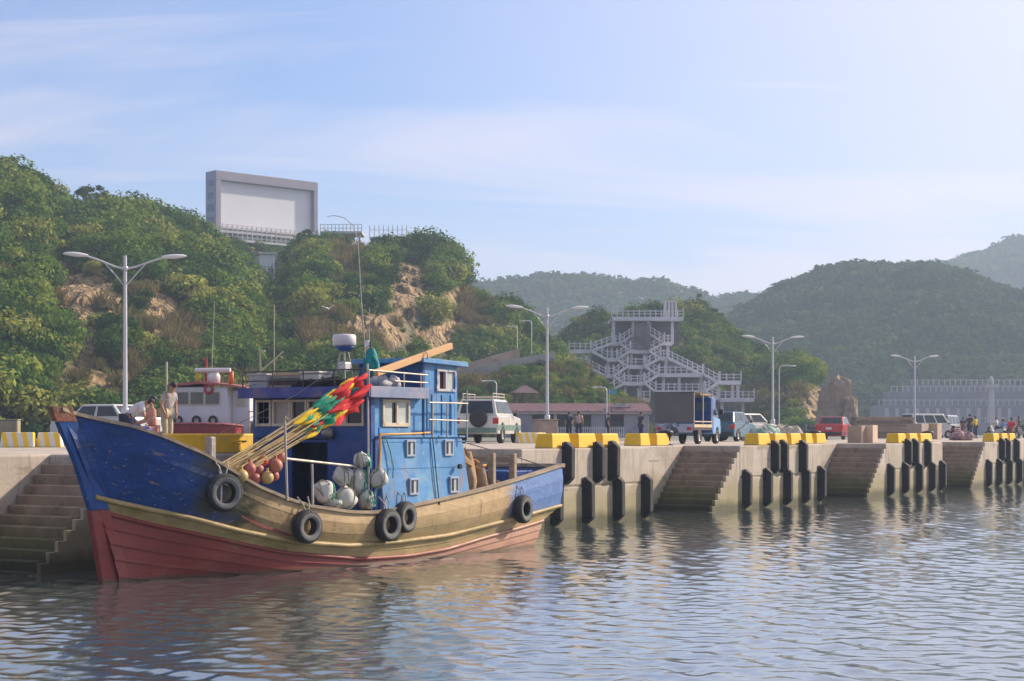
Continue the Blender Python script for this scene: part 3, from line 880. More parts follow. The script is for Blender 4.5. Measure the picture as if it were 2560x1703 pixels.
for sgn in (1, -1):
    lv = [between(LR, LW, t, .05) for t in (0, .33, .66, 1)]
    for i in range(3):
        plank(lv[i], lv[i + 1], sgn, M_UP, out=.004)
    lv = [between(LW, LD, t) for t in (0, .5, 1)]
    for i in range(2):
        plank(lv[i], lv[i + 1], sgn, M_TAN, out=.012)
    lv = [between(LD, LB, t, .10) for t in (0, .14, .28, .42, .57, .74, 1)]
    for i in range(6):
        plank(lv[i], lv[i + 1], sgn, M_RED, out=.026)
    for Lv, m, rr in ((LW, M_TAN, .045), (LD, M_RED, .035)):
        MB().tube([Vector((p.x, -sgn * (p.y + .02), p.z)) for p in Lv], rr, 6).build('rubbing_strake', m, boat)
    # rail cap
    rows = []
    for p in LR:
        y0, y1, z = p.y + .05, max(p.y - .09, -.02), p.z
        rows.append([Vector((p.x, -sgn * y0, z)), Vector((p.x, -sgn * y0, z + .055)), Vector((p.x, -sgn * y1, z + .055)), Vector((p.x, -sgn * y1, z))])
    MB().loft(rows, closed=True, smooth=False).build('rail_cap', M_WOOD, boat)
# stem post, transom, deck
def stem_part(zs, name, m, w=.085, d=.16):
    rows = []
    for z in zs:
        x = stem_x(z)
        rows.append([Vector((x - d, -w * .55, z)), Vector((x - d, w * .55, z)), Vector((x + .2, w * 1.3, z)), Vector((x + .2, -w * 1.3, z))])
    b = MB().loft(rows, closed=True, smooth=False)
    b.add(rows[0], [(0, 1, 2, 3)]); b.add(rows[-1], [(3, 2, 1, 0)])
    return b.build(name, m, boat, .015)
M_BLUEP = mat('blue_boat_paint', (.009, .058, .22), var=.25, vscale=3, rough=.5, bump=.35, bscale=12, layers=[((.02, .03, .07), 2.5, .58, .8), ((.35, .33, .30), 14, .70, .78), ((.13, .08, .05), 5, .68, .8)])
stem_part([-.75, -.3, 0, .4, .8, 1.19], 'stem_foot', M_RED, .1, .17)
stem_part([1.195, 1.6, 2.0, 2.4, 2.62], 'stem', M_BLUEP)
stem_part([2.625, 2.72, 2.86], 'stem_head', mat('raw_stem_timber', (.19, .10, .06), var=.4, vscale=6, rough=.85, bump=.7, bscale=22, layers=[((.26, .09, .06), 4, .5, .6)]), .09, .19)
tr = MB()
col = [LR[-1], between(LR, LW, .5, .05)[-1], LW[-1], LD[-1], LB[-1]]
tr.loft([[Vector((p.x - .01, -p.y, p.z)), Vector((p.x - .01, p.y, p.z))] for p in col], smooth=False)
tr.loft([[Vector((p.x + .05, -p.y, p.z)), Vector((p.x + .05, p.y, p.z))] for p in col], smooth=False)
tr.build('transom', M_UP, boat)
MB().box(12.12, 12.3, -1.5, 1.5, 1.68, 1.77).build('taffrail', M_WOOD, boat, .01)
dk = MB(); rows = []
for p in LR:
    z = max(.62, p.z - .62) if p.x > 2 else p.z - .35
    rows.append([Vector((p.x + .06, -max(.02, p.y - .06), z)), Vector((p.x + .06, 0, z + .05)), Vector((p.x + .06, max(.02, p.y - .06), z))])
dk.loft(rows).build('deck', M_DECK, boat)
# inner bulwark lining
for sgn in (1, -1):
    rows = []
    for p in LR:
        z = max(.62, p.z - .62) if p.x > 2 else p.z - .35
        rows.append([Vector((p.x, -sgn * max(.01, p.y - .07), z)), Vector((p.x, -sgn * max(.01, p.y - .07), p.z + .02))])
    MB().loft(rows, smooth=False).build('bulwark_lining', M_DECK, boat)
for x in (10.3, 11.2, 11.9):
    MB().box(x - .05, x + .05, -half(x) + .08, -half(x) + .2, .7, rail_z(x) + .02).build('frame_timber', M_WOOD, boat, .01)

# ---- wheelhouse
M_HB = mat('house_blue', (.010, .055, .22), var=.2, vscale=2.6, rough=.5, bump=.3, bscale=10, layers=[((.05, .10, .22), 2, .5, .7), ((.30, .33, .38), 11, .68, .78), ((.13, .09, .06), 6, .68, .8, (2, 2, .5))])
M_HL = mat('house_pale_blue', (.072, .24, .48), var=.18, vscale=1.8, rough=.5, bump=.35, bscale=8,
           layers=[((.17, .35, .50), 1.7, .50, .68), ((.17, .28, .46), 2.3, .56, .74), ((.30, .20, .15), 2.2, .57, .74, (2.2, 2.2, .35)), ((.10, .14, .22), 4.5, .62, .74, (1, 1, 2.5)), ((.52, .50, .52), 11, .69, .76), ((.06, .14, .34), 1.4, .56, .74)])
M_CREAM = mat('cream_frame', (.56, .47, .34), var=.15, vscale=4, rough=.6, bump=.2, layers=[((.30, .22, .14), 5, .6, .8)])
M_CURT = mat('curtain', (.42, .38, .31), var=.2, vscale=2, rough=.9, stretch=(8, 8, .5))
M_DKGL = glass('wheelhouse_glass', (.018, .018, .018))
M_PGL = mat('pale_pane', (.46, .48, .44), var=.15, vscale=2, rough=.2, bump=0)
fx, ax = 5.28, 6.95
yw = 1.42
def wall(name, m, *bxs):
    b = MB()
    for q in bxs:
        b.box(*q)
    return b.build(name, m, boat, .008)
# front wall with an open doorway and window openings
FWIN = [(1.30, .98, 'open'), (.88, .50, 'curtain'), (.42, .10, 'dark'), (.02, -.40, 'dark'), (-.50, -.82, 'dark'), (-.88, -1.26, 'dark')]
wz0, wz1 = 2.62, 3.04
bx = [(fx, fx + .06, .45, yw, .62, wz0), (fx, fx + .06, -yw, -.42, .62, wz0), (fx, fx + .06, -.42, .45, 2.26, wz0), (fx, fx + .06, -yw, yw, wz1, 3.16)]
ed = [yw] + [v for w in FWIN for v in w[:2]] + [-yw]
for i in range(0, len(ed), 2):
    if ed[i] - ed[i + 1] > .01:
        bx.append((fx + .001, fx + .059, ed[i + 1], ed[i], wz0, wz1))
wall('front_wall', M_HB, *bx)
for (a, b_, kind) in FWIN:
    fr = MB()
    fr.box(fx - .03, fx + .03, b_ - .035, b_ + .012, wz0 - .03, wz1 + .03); fr.box(fx - .03, fx + .03, a - .012, a + .035, wz0 - .03, wz1 + .03)
    fr.box(fx - .034, fx + .028, b_ - .04, a + .04, wz0 - .05, wz0 + .005); fr.box(fx - .032, fx + .028, b_ - .04, a + .04, wz1 - .005, wz1 + .04)
    wn_ = fr.build('window', M_CREAM, boat, .004)
    if kind == 'dark':
        MB().box(fx + .02, fx + .03, b_, a, wz0, wz1).build('pane', M_DKGL, wn_)
    elif kind == 'curtain':
        MB().box(fx + .04, fx + .05, b_, a, wz0, wz1).build('curtain', M_CURT, wn_)
    else:
        q = MB(); q.bar((fx, (a + b_) / 2, wz0), (fx, (a + b_) / 2, wz1), .02, .02); q.bar((fx, b_, 2.74), (fx, a, 2.74), .02, .02)
        q.build('lattice', M_DKGL, wn_)
wall('side_wall', M_HB, (fx + .06, ax, yw - .06, yw, .62, 3.16))
wall('side_wall', M_HL, (fx + .002, ax - .002, -yw - .004, -yw + .06, 2.30, 3.158))
wall('corner_post', M_HB, (fx - .03, fx + .10, -yw - .05, -yw + .08, .9, 3.15))
wall('back_wall', M_HL, (ax - .06, ax, .15, yw - .07, .62, 3.16))
wall('house_floor', M_DECK, (fx + .06, 8.2, -1.36, 1.36, .60, .66))
rf = wall('roof', M_HB, (fx - .22, ax + .05, -yw - .16, yw + .16, 3.17, 3.30))
MB().box(fx - .24, fx - .2, -yw - .17, yw + .17, 3.11, 3.31).build('fascia', mat('fascia_violet_blue', (.055, .07, .26), var=.3, vscale=2, rough=.6, layers=[((.16, .12, .16), 2, .5, .65)]), rf, .005)
MB().box(fx - .195, ax, -yw - .178, -yw - .14, 3.10, 3.31).build('side_fascia', mat('fascia_grey_blue', (.20, .24, .36), var=.25, vscale=3, rough=.6, layers=[((.32, .26, .26), 3, .5, .7)]), rf, .005)
# near-side window with cream frame
w = MB(); X0, X1, Z0, Z1 = 5.66, 6.47, 2.60, 3.05
for q in ((X0, X1, Z0 - .04, Z0 + .03), (X0, X1, Z1 - .03, Z1 + .03), (X0 - .03, X0 + .03, Z0 - .04, Z1 + .03), (X1 - .03, X1 + .03, Z0 - .038, Z1 + .028), ((X0 + X1) / 2 - .01, (X0 + X1) / 2 + .05, Z0, Z1)):
    w.box(q[0], q[1], -yw - .05, -yw - .006, q[2], q[3])
w_ = w.build('window', M_CREAM, boat, .005)
MB().box(X0 + .03, X0 + .3, -yw - .012, -yw - .006, Z0 + .03, Z1 - .03).build('pane', M_PGL, w_)
MB().box(X0 + .3, (X0 + X1) / 2 - .01, -yw - .014, -yw - .006, Z0 + .03, Z1 - .03).build('pane', M_DKGL, w_)
MB().box((X0 + X1) / 2 + .05, X1 - .03, -yw - .016, -yw - .006, Z0 + .03, Z1 - .03).build('pane', M_PGL, w_)
MB().box(5.55, 6.6, -yw - .02, -yw - .005, 2.36, 2.55).build('sill_board', M_HL, boat, .006)
# stern cabin tower rising behind the wheelhouse
tw0, tw1, ty0, ty1 = 6.96, 8.16, -1.43, .12
wall('tower_front', M_HB, (tw0, tw0 + .06, ty0 + .002, ty1, 3.305, 3.80), (tw0, tw0 + .06, -yw + .07, ty1, 2.3, 3.16))
ts = [(tw0 + .061, 7.42, ty0, ty0 + .06, 2.36, 3.80), (8.06, tw1, ty0, ty0 + .06, 2.36, 3.80), (7.42, 8.06, ty0, ty0 + .06, 2.36, 3.30), (7.42, 8.06, ty0, ty0 + .06, 3.66, 3.80)]
wall('tower_side', M_HL, *ts)
wall('tower_back', M_HL, (tw1 - .06, tw1 - .001, ty0 + .06, ty1 - .06, .66, 3.80)); wall('tower_far_side', M_HB, (tw0 + .06, tw1, ty1 - .06, ty1 - .001, .66, 3.80))
tr_ = MB(); tr_.taper([(tw0 - .14, ty0 - .12, 3.805), (tw1 + .22, ty0 - .12, 3.76), (tw1 + .22, ty1 + .1, 3.76), (tw0 - .14, ty1 + .1, 3.805)], [(tw0 - .14, ty0 - .12, 3.90), (tw1 + .22, ty0 - .12, 3.86), (tw1 + .22, ty1 + .1, 3.86), (tw0 - .14, ty1 + .1, 3.90)])
tr_.build('tower_roof', M_HL, boat, .01)
w = MB()
for q in ((7.40, 8.08, 3.26, 3.31), (7.40, 8.08, 3.65, 3.70), (7.40, 7.45, 3.27, 3.69), (8.03, 8.08, 3.27, 3.69), (7.70, 7.75, 3.3, 3.66)):
    w.box(q[0], q[1], ty0 - .035, ty0 + .03, q[2], q[3])
w_ = w.build('window', mat('white_window_frame', (.52, .50, .50), rough=.6, layers=[((.06, .16, .40), 3, .5, .6)]), boat, .004)
MB().box(7.75, 8.03, ty0 + .0, ty0 + .01, 3.3, 3.66).build('pane', M_PGL, w_)
MB().box(7.45, 7.56, ty0 + .012, ty0 + .02, 3.3, 3.66).build('pane', M_PGL, w_)
MB().box(7.57, 7.70, ty0 + .03, ty0 + .04, 3.3, 3.66).build('curtain', mat('maroon_cloth', (.10, .02, .02), rough=.9), w_)
for x in (7.12, 7.28, 7.62, 7.92):
    MB().box(x - .02, x + .02, ty0 - .018, ty0 + .001, 2.4, 3.2).build('batten', M_HL, boat, .003)
# lower side cabin with four small windows: two slanted panels
def slant(x0t, x1t, x0b, x1b, name):
    b = MB()
    b.taper([(x0b, -1.585, 1.0), (x1b, -1.585, 1.0), (x1b, -1.40, 1.0), (x0b, -1.40, 1.0)], [(x0t, -1.50, 2.35), (x1t, -1.50, 2.35), (x1t, -1.40, 2.35), (x0t, -1.40, 2.35)])
    return b.build(name, M_HL, boat, .012)
slant(5.42, 7.10, 5.5, 7.22, 'cabin_panel'); slant(7.112, 8.22, 7.232, 8.45, 'cabin_panel')
MB().box(5.40, 8.3, -1.53, -1.36, 2.352, 2.39).build('ledge', M_HL, boat, .008)
wall('cabin_back', M_HL, (8.10, 8.16, -1.40, 1.36, .66, 2.35)); wall('cabin_top', M_HB, (6.95, 8.2, -1.36, 1.4, 2.30, 2.348))
wall('cabin_far_wall', M_HB, (6.95, 8.16, 1.36, 1.42, .66, 2.34))
wall('passage_wall', M_HB, (fx + .06, 5.5, -1.50, -1.42, .9, 2.35))
M_FR = mat('porthole_frame', (.30, .36, .46), rough=.5, layers=[((.45, .35, .30), 5, .5, .7)])
for (x, z) in ((6.42, 2.15), (7.70, 2.15), (6.46, 1.42), (7.82, 1.42)):
    y = -1.50 - (2.35 - z) * .063
    f_ = MB()
    for (a, b_, c, d) in ((-.15, .15, -.16, -.12), (-.15, .15, .12, .16), (-.15, -.11, -.12, .12), (.11, .15, -.12, .12)):
        f_.box(x + a, x + b_, y - .045, y + .01, z + c, z + d)
    o = f_.build('small_window', M_FR, boat, .006)
    MB().box(x - .11, x + .0, y - .012, y + .0, z - .12, z + .12).build('pane', M_DKGL, o)
    MB().box(x + .0, x + .11, y - .02, y - .001, z - .12, z + .12).build('pane', M_PGL, o)
MB().tube([(7.15, -1.53, 2.36), (7.16, -1.57, 2.0), (7.2, -1.60, 1.5), (7.26, -1.62, 1.05)], .012, 5).build('cable', M_RUB, boat)
MB().tube([(7.95, -1.60, 1.78), (7.95, -1.66, 1.78)], .05, 10).build('vent', M_RUB, boat)
M_ORPIPE = mat('orange_hose', (.62, .28, .02), rough=.5)
MB().tube([(5.30, -1.62, 1.75), (5.36, -1.6, 2.1), (5.38, -1.58, 2.42), (5.9, -1.54, 2.42), (6.6, -1.52, 2.43), (7.1, -1.50, 2.45)], .022, 6).build('hose', M_ORPIPE, boat)
MB().tube([(5.62, -1.54, 2.36), (5.72, -1.57, 2.1), (5.78, -1.60, 1.8), (5.74, -1.61, 1.6)], .015, 6).build('hose', mat('green_hose', (.10, .28, .22), rough=.5), boat)
for z_ in (1.78, 2.28):
    yy = -1.50 - (2.35 - z_) * .063 - .004
    MB().bar((5.47, yy, z_), (7.12, yy, z_), .012, .022).build('weld_seam', M_HL, boat); MB().bar((7.2, yy, z_), (8.32, yy, z_), .012, .022).build('weld_seam', M_HL, boat)
pipes_wire = [[(6.38, -.6, 4.2), (5.08, 1.5, 3.32)], [(6.38, -.6, 4.2), (8.1, .1, 3.9)], [(6.38, -.6, 4.15), (1.57, -.88, 2.36)]]
b = MB()
for a_, c_ in pipes_wire:
    a_, c_ = Vector(a_), Vector(c_)
    b.tube([a_, a_.lerp(c_, .5) + Vector((0, 0, -.12)), c_], .006, 4)
b.build('stay_wire', M_RUB, boat)
# steel rails
M_PIPE = mat('steel_pipe', (.46, .40, .33), rough=.45, metal=.4, layers=[((.25, .14, .08), 5, .58, .75)])
M_DPIPE = mat('dark_pipe', (.07, .06, .055), rough=.6, layers=[((.22, .15, .10), 5, .6, .75)])
def pipes(name, m, segs, r=.018):
    b = MB()
    for a in segs:
        b.tube(a, r, 6)
    return b.build(name, m, boat)
yr = -yw - .13
pipes('roof_rail', M_DPIPE, [[(fx - .2, 1.5, 3.62), (fx - .2, -1.5, 3.62)], [(fx - .2, 1.5, 3.44), (fx - .2, -1.5, 3.44)]] + [[(fx - .2, y, 3.28), (fx - .2, y, 3.63)] for y in (1.5, .75, 0, -.75, -1.5)], .014)
pipes('roof_rail', M_PIPE, [[(fx - .2, yr, 3.60), (ax, yr, 3.56)], [(fx + .6, yr, 3.42), (ax, yr, 3.41)]] + [[(x, yr, 3.28), (x, yr, 3.6)] for x in (fx - .2, fx + .9, fx + 1.45)], .016)
pipes('stern_ladder_rail', M_PIPE, [[(6.9, -1.62, 3.03), (8.25, -1.62, 3.03)], [(6.9, -1.62, 2.70), (8.25, -1.62, 2.68)]] + [[(x, -1.62, 2.36), (x, -1.62, 3.06)] for x in (7.02, 7.52)] + [[(8.22, -1.62, 2.3), (8.22, -1.62, 3.3)]], .016)
pipes('side_rail', M_PIPE, [[bl(712, 1054, -1.42), bl(718, 1252, -1.42)], [bl(715, 1147, -1.42), bl(886, 1166, -1.42)], [bl(780, 1160, -1.42), bl(782, 1268, -1.42)]], .024)
pipes('deck_pole', mat('white_pole', (.52, .45, .42), rough=.5), [[(5.12, -1.52, 1.2), (5.08, -1.52, 3.72)]], .020)
pipes('hook', M_WOOD, [[bl(712, 1054, -1.42), bl(712, 1040, -1.42), bl(719, 1050, -1.36)]], .015)
# radar, mast, whip aerial
M_WHITE = mat('white_plastic', (.62, .58, .58), var=.08, rough=.35, bump=0, layers=[((.40, .34, .30), 5, .62, .85)])
rc = bl(861, 866, -.4)
M_RADB = mat('radar_blue', (.03, .09, .30), rough=.5)
b = MB().lathe([(0, 0), (.20, .01), (.225, .03), (.225, .19), (.20, .225), (0, .24)], (rc.x, rc.y, rc.z), 24)
rd_ = b.build('radar_dome', M_WHITE, boat)
MB().lathe([(0, -.10), (.10, -.09), (.17, -.03), (.19, .005), (0, .006)], (rc.x, rc.y, rc.z - .004), 20).build('radar_base', M_RADB, rd_)
pipes('radar_mast', M_PIPE, [[(rc.x + dx, rc.y + dy, 3.30), (rc.x + dx * .3, rc.y + dy * .3, rc.z - .06)] for dx, dy in ((.16, .14), (-.16, .14), (.16, -.14), (-.16, -.14))] + [[(rc.x - .1, rc.y, 3.75), (rc.x + .1, rc.y, 3.75)]], .014)
MB().box(rc.x - .1, rc.x + .1, rc.y - .09, rc.y + .09, 3.62, 3.80).build('floodlight', M_WHITE, boat, .03, 2)
pipes('mast', M_DPIPE, [[(6.40, -.6, 3.3), (6.38, -.6, 4.22)]], .03)
MB().lathe([(0, 0), (.055, 0), (.055, .26), (0, .28)], (6.36, -.55, 3.96), 12).build('lamp_cylinder', mat('galvanised_lamp', (.5, .52, .52), rough=.35, metal=.5), boat)
MB().tube([(6.28, -.6, 3.35), (6.2, -.6, 4.2), (6.1, -.6, 5.0), (5.99, -.6, 6.14), (5.97, -.5, 6.42), (5.96, -.30, 6.58), (5.95, -.05, 6.64), (5.95, .12, 6.63)], [.012, .011, .010, .009, .008, .008, .007, .006], 6).build('whip_aerial', mat('whip_grey', (.42, .40, .38), rough=.5), boat)
MB().tube([(6.6, -.4, 3.4), (6.62, -.4, 4.9)], [.012, .006], 6).build('aerial', M_PIPE, boat)
# floodlights under the front windows
for y, z in ((-.10, 2.50), (-.52, 2.44)):
    o = MB().lathe([(0, 0), (.05, .0), (.10, .16), (.105, .18), (0, .17)], (fx - .25, y, z), 14, 'x').build('deck_floodlight', mat('floodlight_grey', (.30, .27, .26), rough=.4, metal=.3), boat)
    MB().box(fx - .1, fx, y - .02, y + .02, z - .02, z + .02).build('bracket', M_DPIPE, o)
pipes('cable', M_RUB, [[(fx - .015, 1.3, 2.35), (fx - .03, .5, 2.33), (fx - .015, -.6, 2.34)]], .014)
# bow bitt and cleats
MB().box(1.50, 1.64, -.95, -.80, 1.3, 2.38).build('bow_bitt', mat('grey_timber', (.34, .30, .27), var=.3, vscale=6, rough=.85, bump=.5), boat, .02)
for x, m_, top in ((9.45, M_WOOD, .68), (10.3, M_WOOD, .55)):
    MB().box(x - .06, x + .06, -half(x) + .1, -half(x) + .24, .8, rail_z(x) + top).build('mooring_post', m_, boat, .015)
# stern: blue locker, net tarpaulin
MB().box(10.9, 12.0, -.9, .9, .9, 1.62).build('stern_locker', M_BLUEP, boat, .02)
# ================================================================== loose things on the boat
def on_boat(name, label, cat, x, y, z, group=None, rz=0.0):
    return thing(name, label, cat, bw(x, y, z), AQ + rz, group)
# tyres hung over the side
M_TYRE = mat('old_tyre', (.025, .025, .027), var=.3, vscale=5, rough=.75, bump=.4, bscale=40, layers=[((.10, .095, .09), 3, .56, .78)])
M_TYRE_G = mat('scuffed_tyre_wall', (.17, .165, .16), var=.35, vscale=4, rough=.8, bump=.3, layers=[((.05, .05, .05), 4, .5, .7)])
M_ROPE = mat('grey_rope', (.34, .30, .25), var=.3, vscale=20, rough=.9)
GT = 'old tyres hung along the hull as fenders'
def tyre(px, py, lat, label, yaw=0.0, Ro=.30, tilt=0.0, ropes=True, x=None):
    p = bl(px, py, lat)
    t = on_boat('tyre_fender', label, 'tyre', p.x, p.y, p.z - Ro, GT, yaw)
    ri = .12
    prof = []
    for k in range(17):
        a = 2 * math.pi * k / 16
        cx, cy = math.cos(a), math.sin(a)
        r = (Ro - .08) + .08 * math.copysign(abs(cx) ** .6, cx); w_ = .10 * math.copysign(abs(cy) ** .6, cy)
        prof.append((r, w_))
    MB().lathe(prof, (0, 0, Ro), 30, 'y').build('carcass', M_TYRE, t)
    for s in (-1,):
        MB().lathe([(Ro - .145, s * .085), (Ro - .10, s * .108), (Ro - .06, s * .10)], (0, 0, Ro), 30, 'y').build('sidewall', M_TYRE_G, t)
    if ropes:
        for dx in (-.05, .06):
            MB().tube([(dx * .4, 0, Ro * 2 - .06), (dx * 1.4, .04, Ro * 2 + .1), (dx * 2.2, .14, Ro * 2 + .22)], .012, 5).build('rope', M_ROPE, t)
    return t
tyre(560, 1232, -1.22, 'black tyre hanging high on the bow beside the flag poles', yaw=R(-22), Ro=.325)
tyre(768, 1317, -1.56, 'scuffed tyre hanging amidships below the white floats', yaw=R(-10))
tyre(970, 1313, -1.70, 'left tyre of the pair hanging below the pale blue cabin, the lower one', yaw=R(-4), Ro=.31)
tyre(1013, 1293, -1.66, 'higher tyre of the pair hanging below the pale blue cabin', yaw=R(3))
tyre(1308, 1273, -1.68, 'tyre roped to the blue stern quarter of the boat', yaw=R(4))
tyre(958, 1240, -1.34, 'dark tyre standing on deck behind the white floats', yaw=R(30), Ro=.33, ropes=False)
# net floats
def buoy(px, py, lat, r, col, label, seed):
    p = bl(px, py, lat)
    t = on_boat('fishing_float', label, 'float', p.x, p.y, p.z - r, 'plastic ball floats hung at the bow')
    MB().ball((0, 0, r), r, 18, 12).build('ball', col, t)
    MB().tube([(0, 0, 2 * r - .01), (0, 0, 2 * r + .05)], .025, 8).build('lug', col, t)
M_OR1 = mat('float_orange_bright', (.62, .085, .03), var=.15, rough=.4, bump=.1)
M_OR2 = mat('float_salmon', (.50, .19, .12), var=.2, rough=.55, bump=.1, layers=[((.55, .33, .25), 4, .55, .75)])
M_OR3 = mat('float_rose', (.42, .12, .09), var=.2, rough=.55, bump=.1)
M_YF = mat('float_yellow', (.50, .36, .13), var=.2, rough=.5, bump=.1, layers=[((.30, .22, .12), 4, .55, .75)])
LF = 'faded orange ball float in the cluster hanging under the flag poles'
for i, (px, py, r, m_, lb) in enumerate([(656, 1152, .112, M_OR1, 'bright red-orange ball float at the top of the float cluster'), (689, 1164, .125, M_OR2, 'large salmon ball float beside the bright red one'),
        (700, 1143, .12, M_OR2, LF), (624, 1172, .11, M_OR3, LF), (645, 1174, .105, M_OR3, LF), (668, 1194, .115, M_YF, 'ribbed yellow ball float low in the float cluster'), (636, 1197, .11, M_OR3, LF),
        (604, 1190, .115, M_YF, 'smooth yellow ball float next to the bow tyre'), (684, 1190, .10, M_OR3, LF)]):
    buoy(px, py, -1.02 - .13 * (i % 2), r, m_, lb, i)
# white foam floats lashed with net
M_FOAM = mat('dirty_white_foam', (.56, .54, .47), var=.15, vscale=4, rough=.8, bump=.4, bscale=14, layers=[((.28, .30, .22), 3, .5, .72), ((.52, .40, .32), 2.2, .58, .75), ((.10, .12, .09), 9, .66, .74)])
M_NETG = mat('green_net_twine', (.03, .32, .20), var=.2, rough=.7)
M_CORD = mat('pale_cord', (.22, .22, .17), rough=.9)
LW_ = 'dirty white foam float lashed with cord in the heap at the rail'
def foam(px, py, lat, r, label, seed, col=M_FOAM):
    p = bl(px, py, lat)
    t = on_boat('foam_float', label, 'float', p.x, p.y, p.z - r[2], 'white foam floats heaped on deck', R(seed * 37 % 90))
    MB().ball((0, 0, r[2]), r, 22, 16, .10, seed).build('body', col, t)
    b = MB()
    rd = random.Random(seed)
    for k in range(4):
        ax_ = Vector((rd.uniform(-1, 1), rd.uniform(-1, 1), rd.uniform(-.4, .4))).normalized()
        u = ax_.orthogonal().normalized(); w2 = ax_.cross(u)
        pts = []
        for i in range(19):
            a = 2 * math.pi * i / 18
            d = u * math.cos(a) + w2 * math.sin(a)
            pts.append(Vector((d.x * r[0] * 1.045, d.y * r[1] * 1.045, r[2] + d.z * r[2] * 1.045)))
        b.tube(pts, .009, 4, False)
    b.build('lashing', M_CORD, t)
    if seed % 2 == 0:
        b = MB()
        for k in range(14):
            a = rd.uniform(0, 6.28); q = Vector((math.cos(a) * r[0] * .8, -abs(math.sin(a)) * r[1] * 1.0, r[2] * rd.uniform(.7, 1.9)))
            b.tube([q, q + Vector((rd.uniform(-.07, .07), -.03, rd.uniform(-.1, .03))), q + Vector((rd.uniform(-.09, .09), -.02, rd.uniform(-.16, .0)))], .014, 4)
        b.build('net_scrap', M_NETG, t)
for i, (px, py, lat, r, lb) in enumerate([(808, 1230, -1.30, (.20, .18, .20), 'round white foam float at the front of the float heap by the rail post'), (857, 1192, -1.22, (.19, .18, .18), LW_), (892, 1204, -1.30, (.20, .19, .25), 'tall white foam sack in the middle of the float heap'),
        (864, 1246, -1.38, (.22, .18, .20), LW_), (903, 1150, -1.44, (.155, .14, .14), 'small pinkish foam float topmost on the float heap'), (946, 1196, -1.60, (.19, .15, .18), 'white foam float with black marks against the pale blue cabin'), (915, 1247, -1.42, (.17, .15, .2), LW_), (835, 1262, -1.28, (.2, .15, .12), LW_)]):
    foam(px, py, lat, r, lb, i + 2)
# flag poles bundled over the bow
M_BAM = mat('bamboo', (.50, .36, .16), var=.25, vscale=6, rough=.55, bump=.2, stretch=(3, 1, 1), layers=[((.28, .19, .10), 5, .55, .75)])
FL = [('red', mat('red_flag', (.62, .02, .025), var=.2, vscale=6, rough=.8)), ('yellow', mat('yellow_flag', (.78, .50, .012), var=.2, vscale=6, rough=.8)), ('green', mat('green_flag', (.012, .26, .15), var=.25, vscale=6, rough=.8))]
rp = random.Random(5)
for i in range(17):
    u = (i % 6) / 5 - .5; v = (i // 6) / 2 - .5
    a = Vector((1.62 + rp.uniform(-.08, .1) , -.98 + u * .10, 1.74 + v * .24 + rp.uniform(-.04, .04) - u * .08))
    e = Vector((5.0, -1.60 + u * .22, 3.38 + v * .42 - u * .26 + rp.uniform(-.09, .09)))
    d = (e - a)
    k1 = rp.uniform(.74, 1.0)
    e2 = a + d * k1
    t = on_boat('flag_pole', 'x', 'flag pole', a.x, a.y, a.z, 'flag poles bundled over the bow')
    sag = Vector((0, 0, -.05))
    dl = d * k1
    MB().tube([Vector((0, 0, 0)), dl * .33 + sag, dl * .66 + sag, dl], [.017, .015, .013, .010], 6).build('pole', M_BAM, t)
    # furled flags: lumpy cloth wound round the upper pole
    dn = d.normalized(); up = Vector((0, 0, 1)); sdv = dn.cross(up).normalized(); upv = sdv.cross(dn)
    cA, mA = FL[rp.choice((2, 2, 1, 1, 0))]; cB, m_ = FL[rp.choice((0, 0, 0, 1, 2))] if k1 > .86 else FL[rp.choice((0, 1, 2, 2))]
    t['label'] = f'bamboo marker pole with furled {cA} cloth below {cB}, in the bundle propped over the bow'
    mid_ = k1 - rp.uniform(.10, .17); fs = mid_ - rp.uniform(.09, .16)
    for (f0, f1, mm) in ((fs, mid_ + .01, mA), (mid_, k1 + .005, m_)):
        rows = []
        ph = rp.uniform(0, 6)
        nA = 14
        for q in range(11):
            tt = q / 10
            c = d * (f0 + (f1 - f0) * tt) + sag * (1 - (f0 + (f1 - f0) * tt))
            rad = .011 + .030 * math.sin(math.pi * min(1, tt * 1.05)) ** .6
            ring = []
            for w2 in range(nA):
                ang = 2 * math.pi * w2 / nA
                rr = rad * (1 + .38 * math.sin(2 * ang + ph + tt * 5) + .22 * math.sin(5 * ang - tt * 8))
                ring.append(c + sdv * rr * math.cos(ang) + upv * (rr * 1.25 * math.sin(ang) - rad * .5))
            rows.append(ring)
        MB().loft(rows, closed=True).build('furled_flag', mm, t)
    if i % 4 != 1:
        c0 = d * (fs + (k1 - fs) * .25); c1_ = d * (fs + (k1 - fs) * .85)
        rows = []
        for q in range(7):
            tt = q / 6
            top = c0.lerp(c1_, tt)
            rows.append([top, top - up * .07 + sdv * .03 * math.sin(tt * 9), top - up * (.09 + .11 * abs(math.sin(tt * 3.1 + i))) + sdv * .05 * math.sin(tt * 7 + 1)])
        MB().loft(rows).build('loose_corner', m_, t)
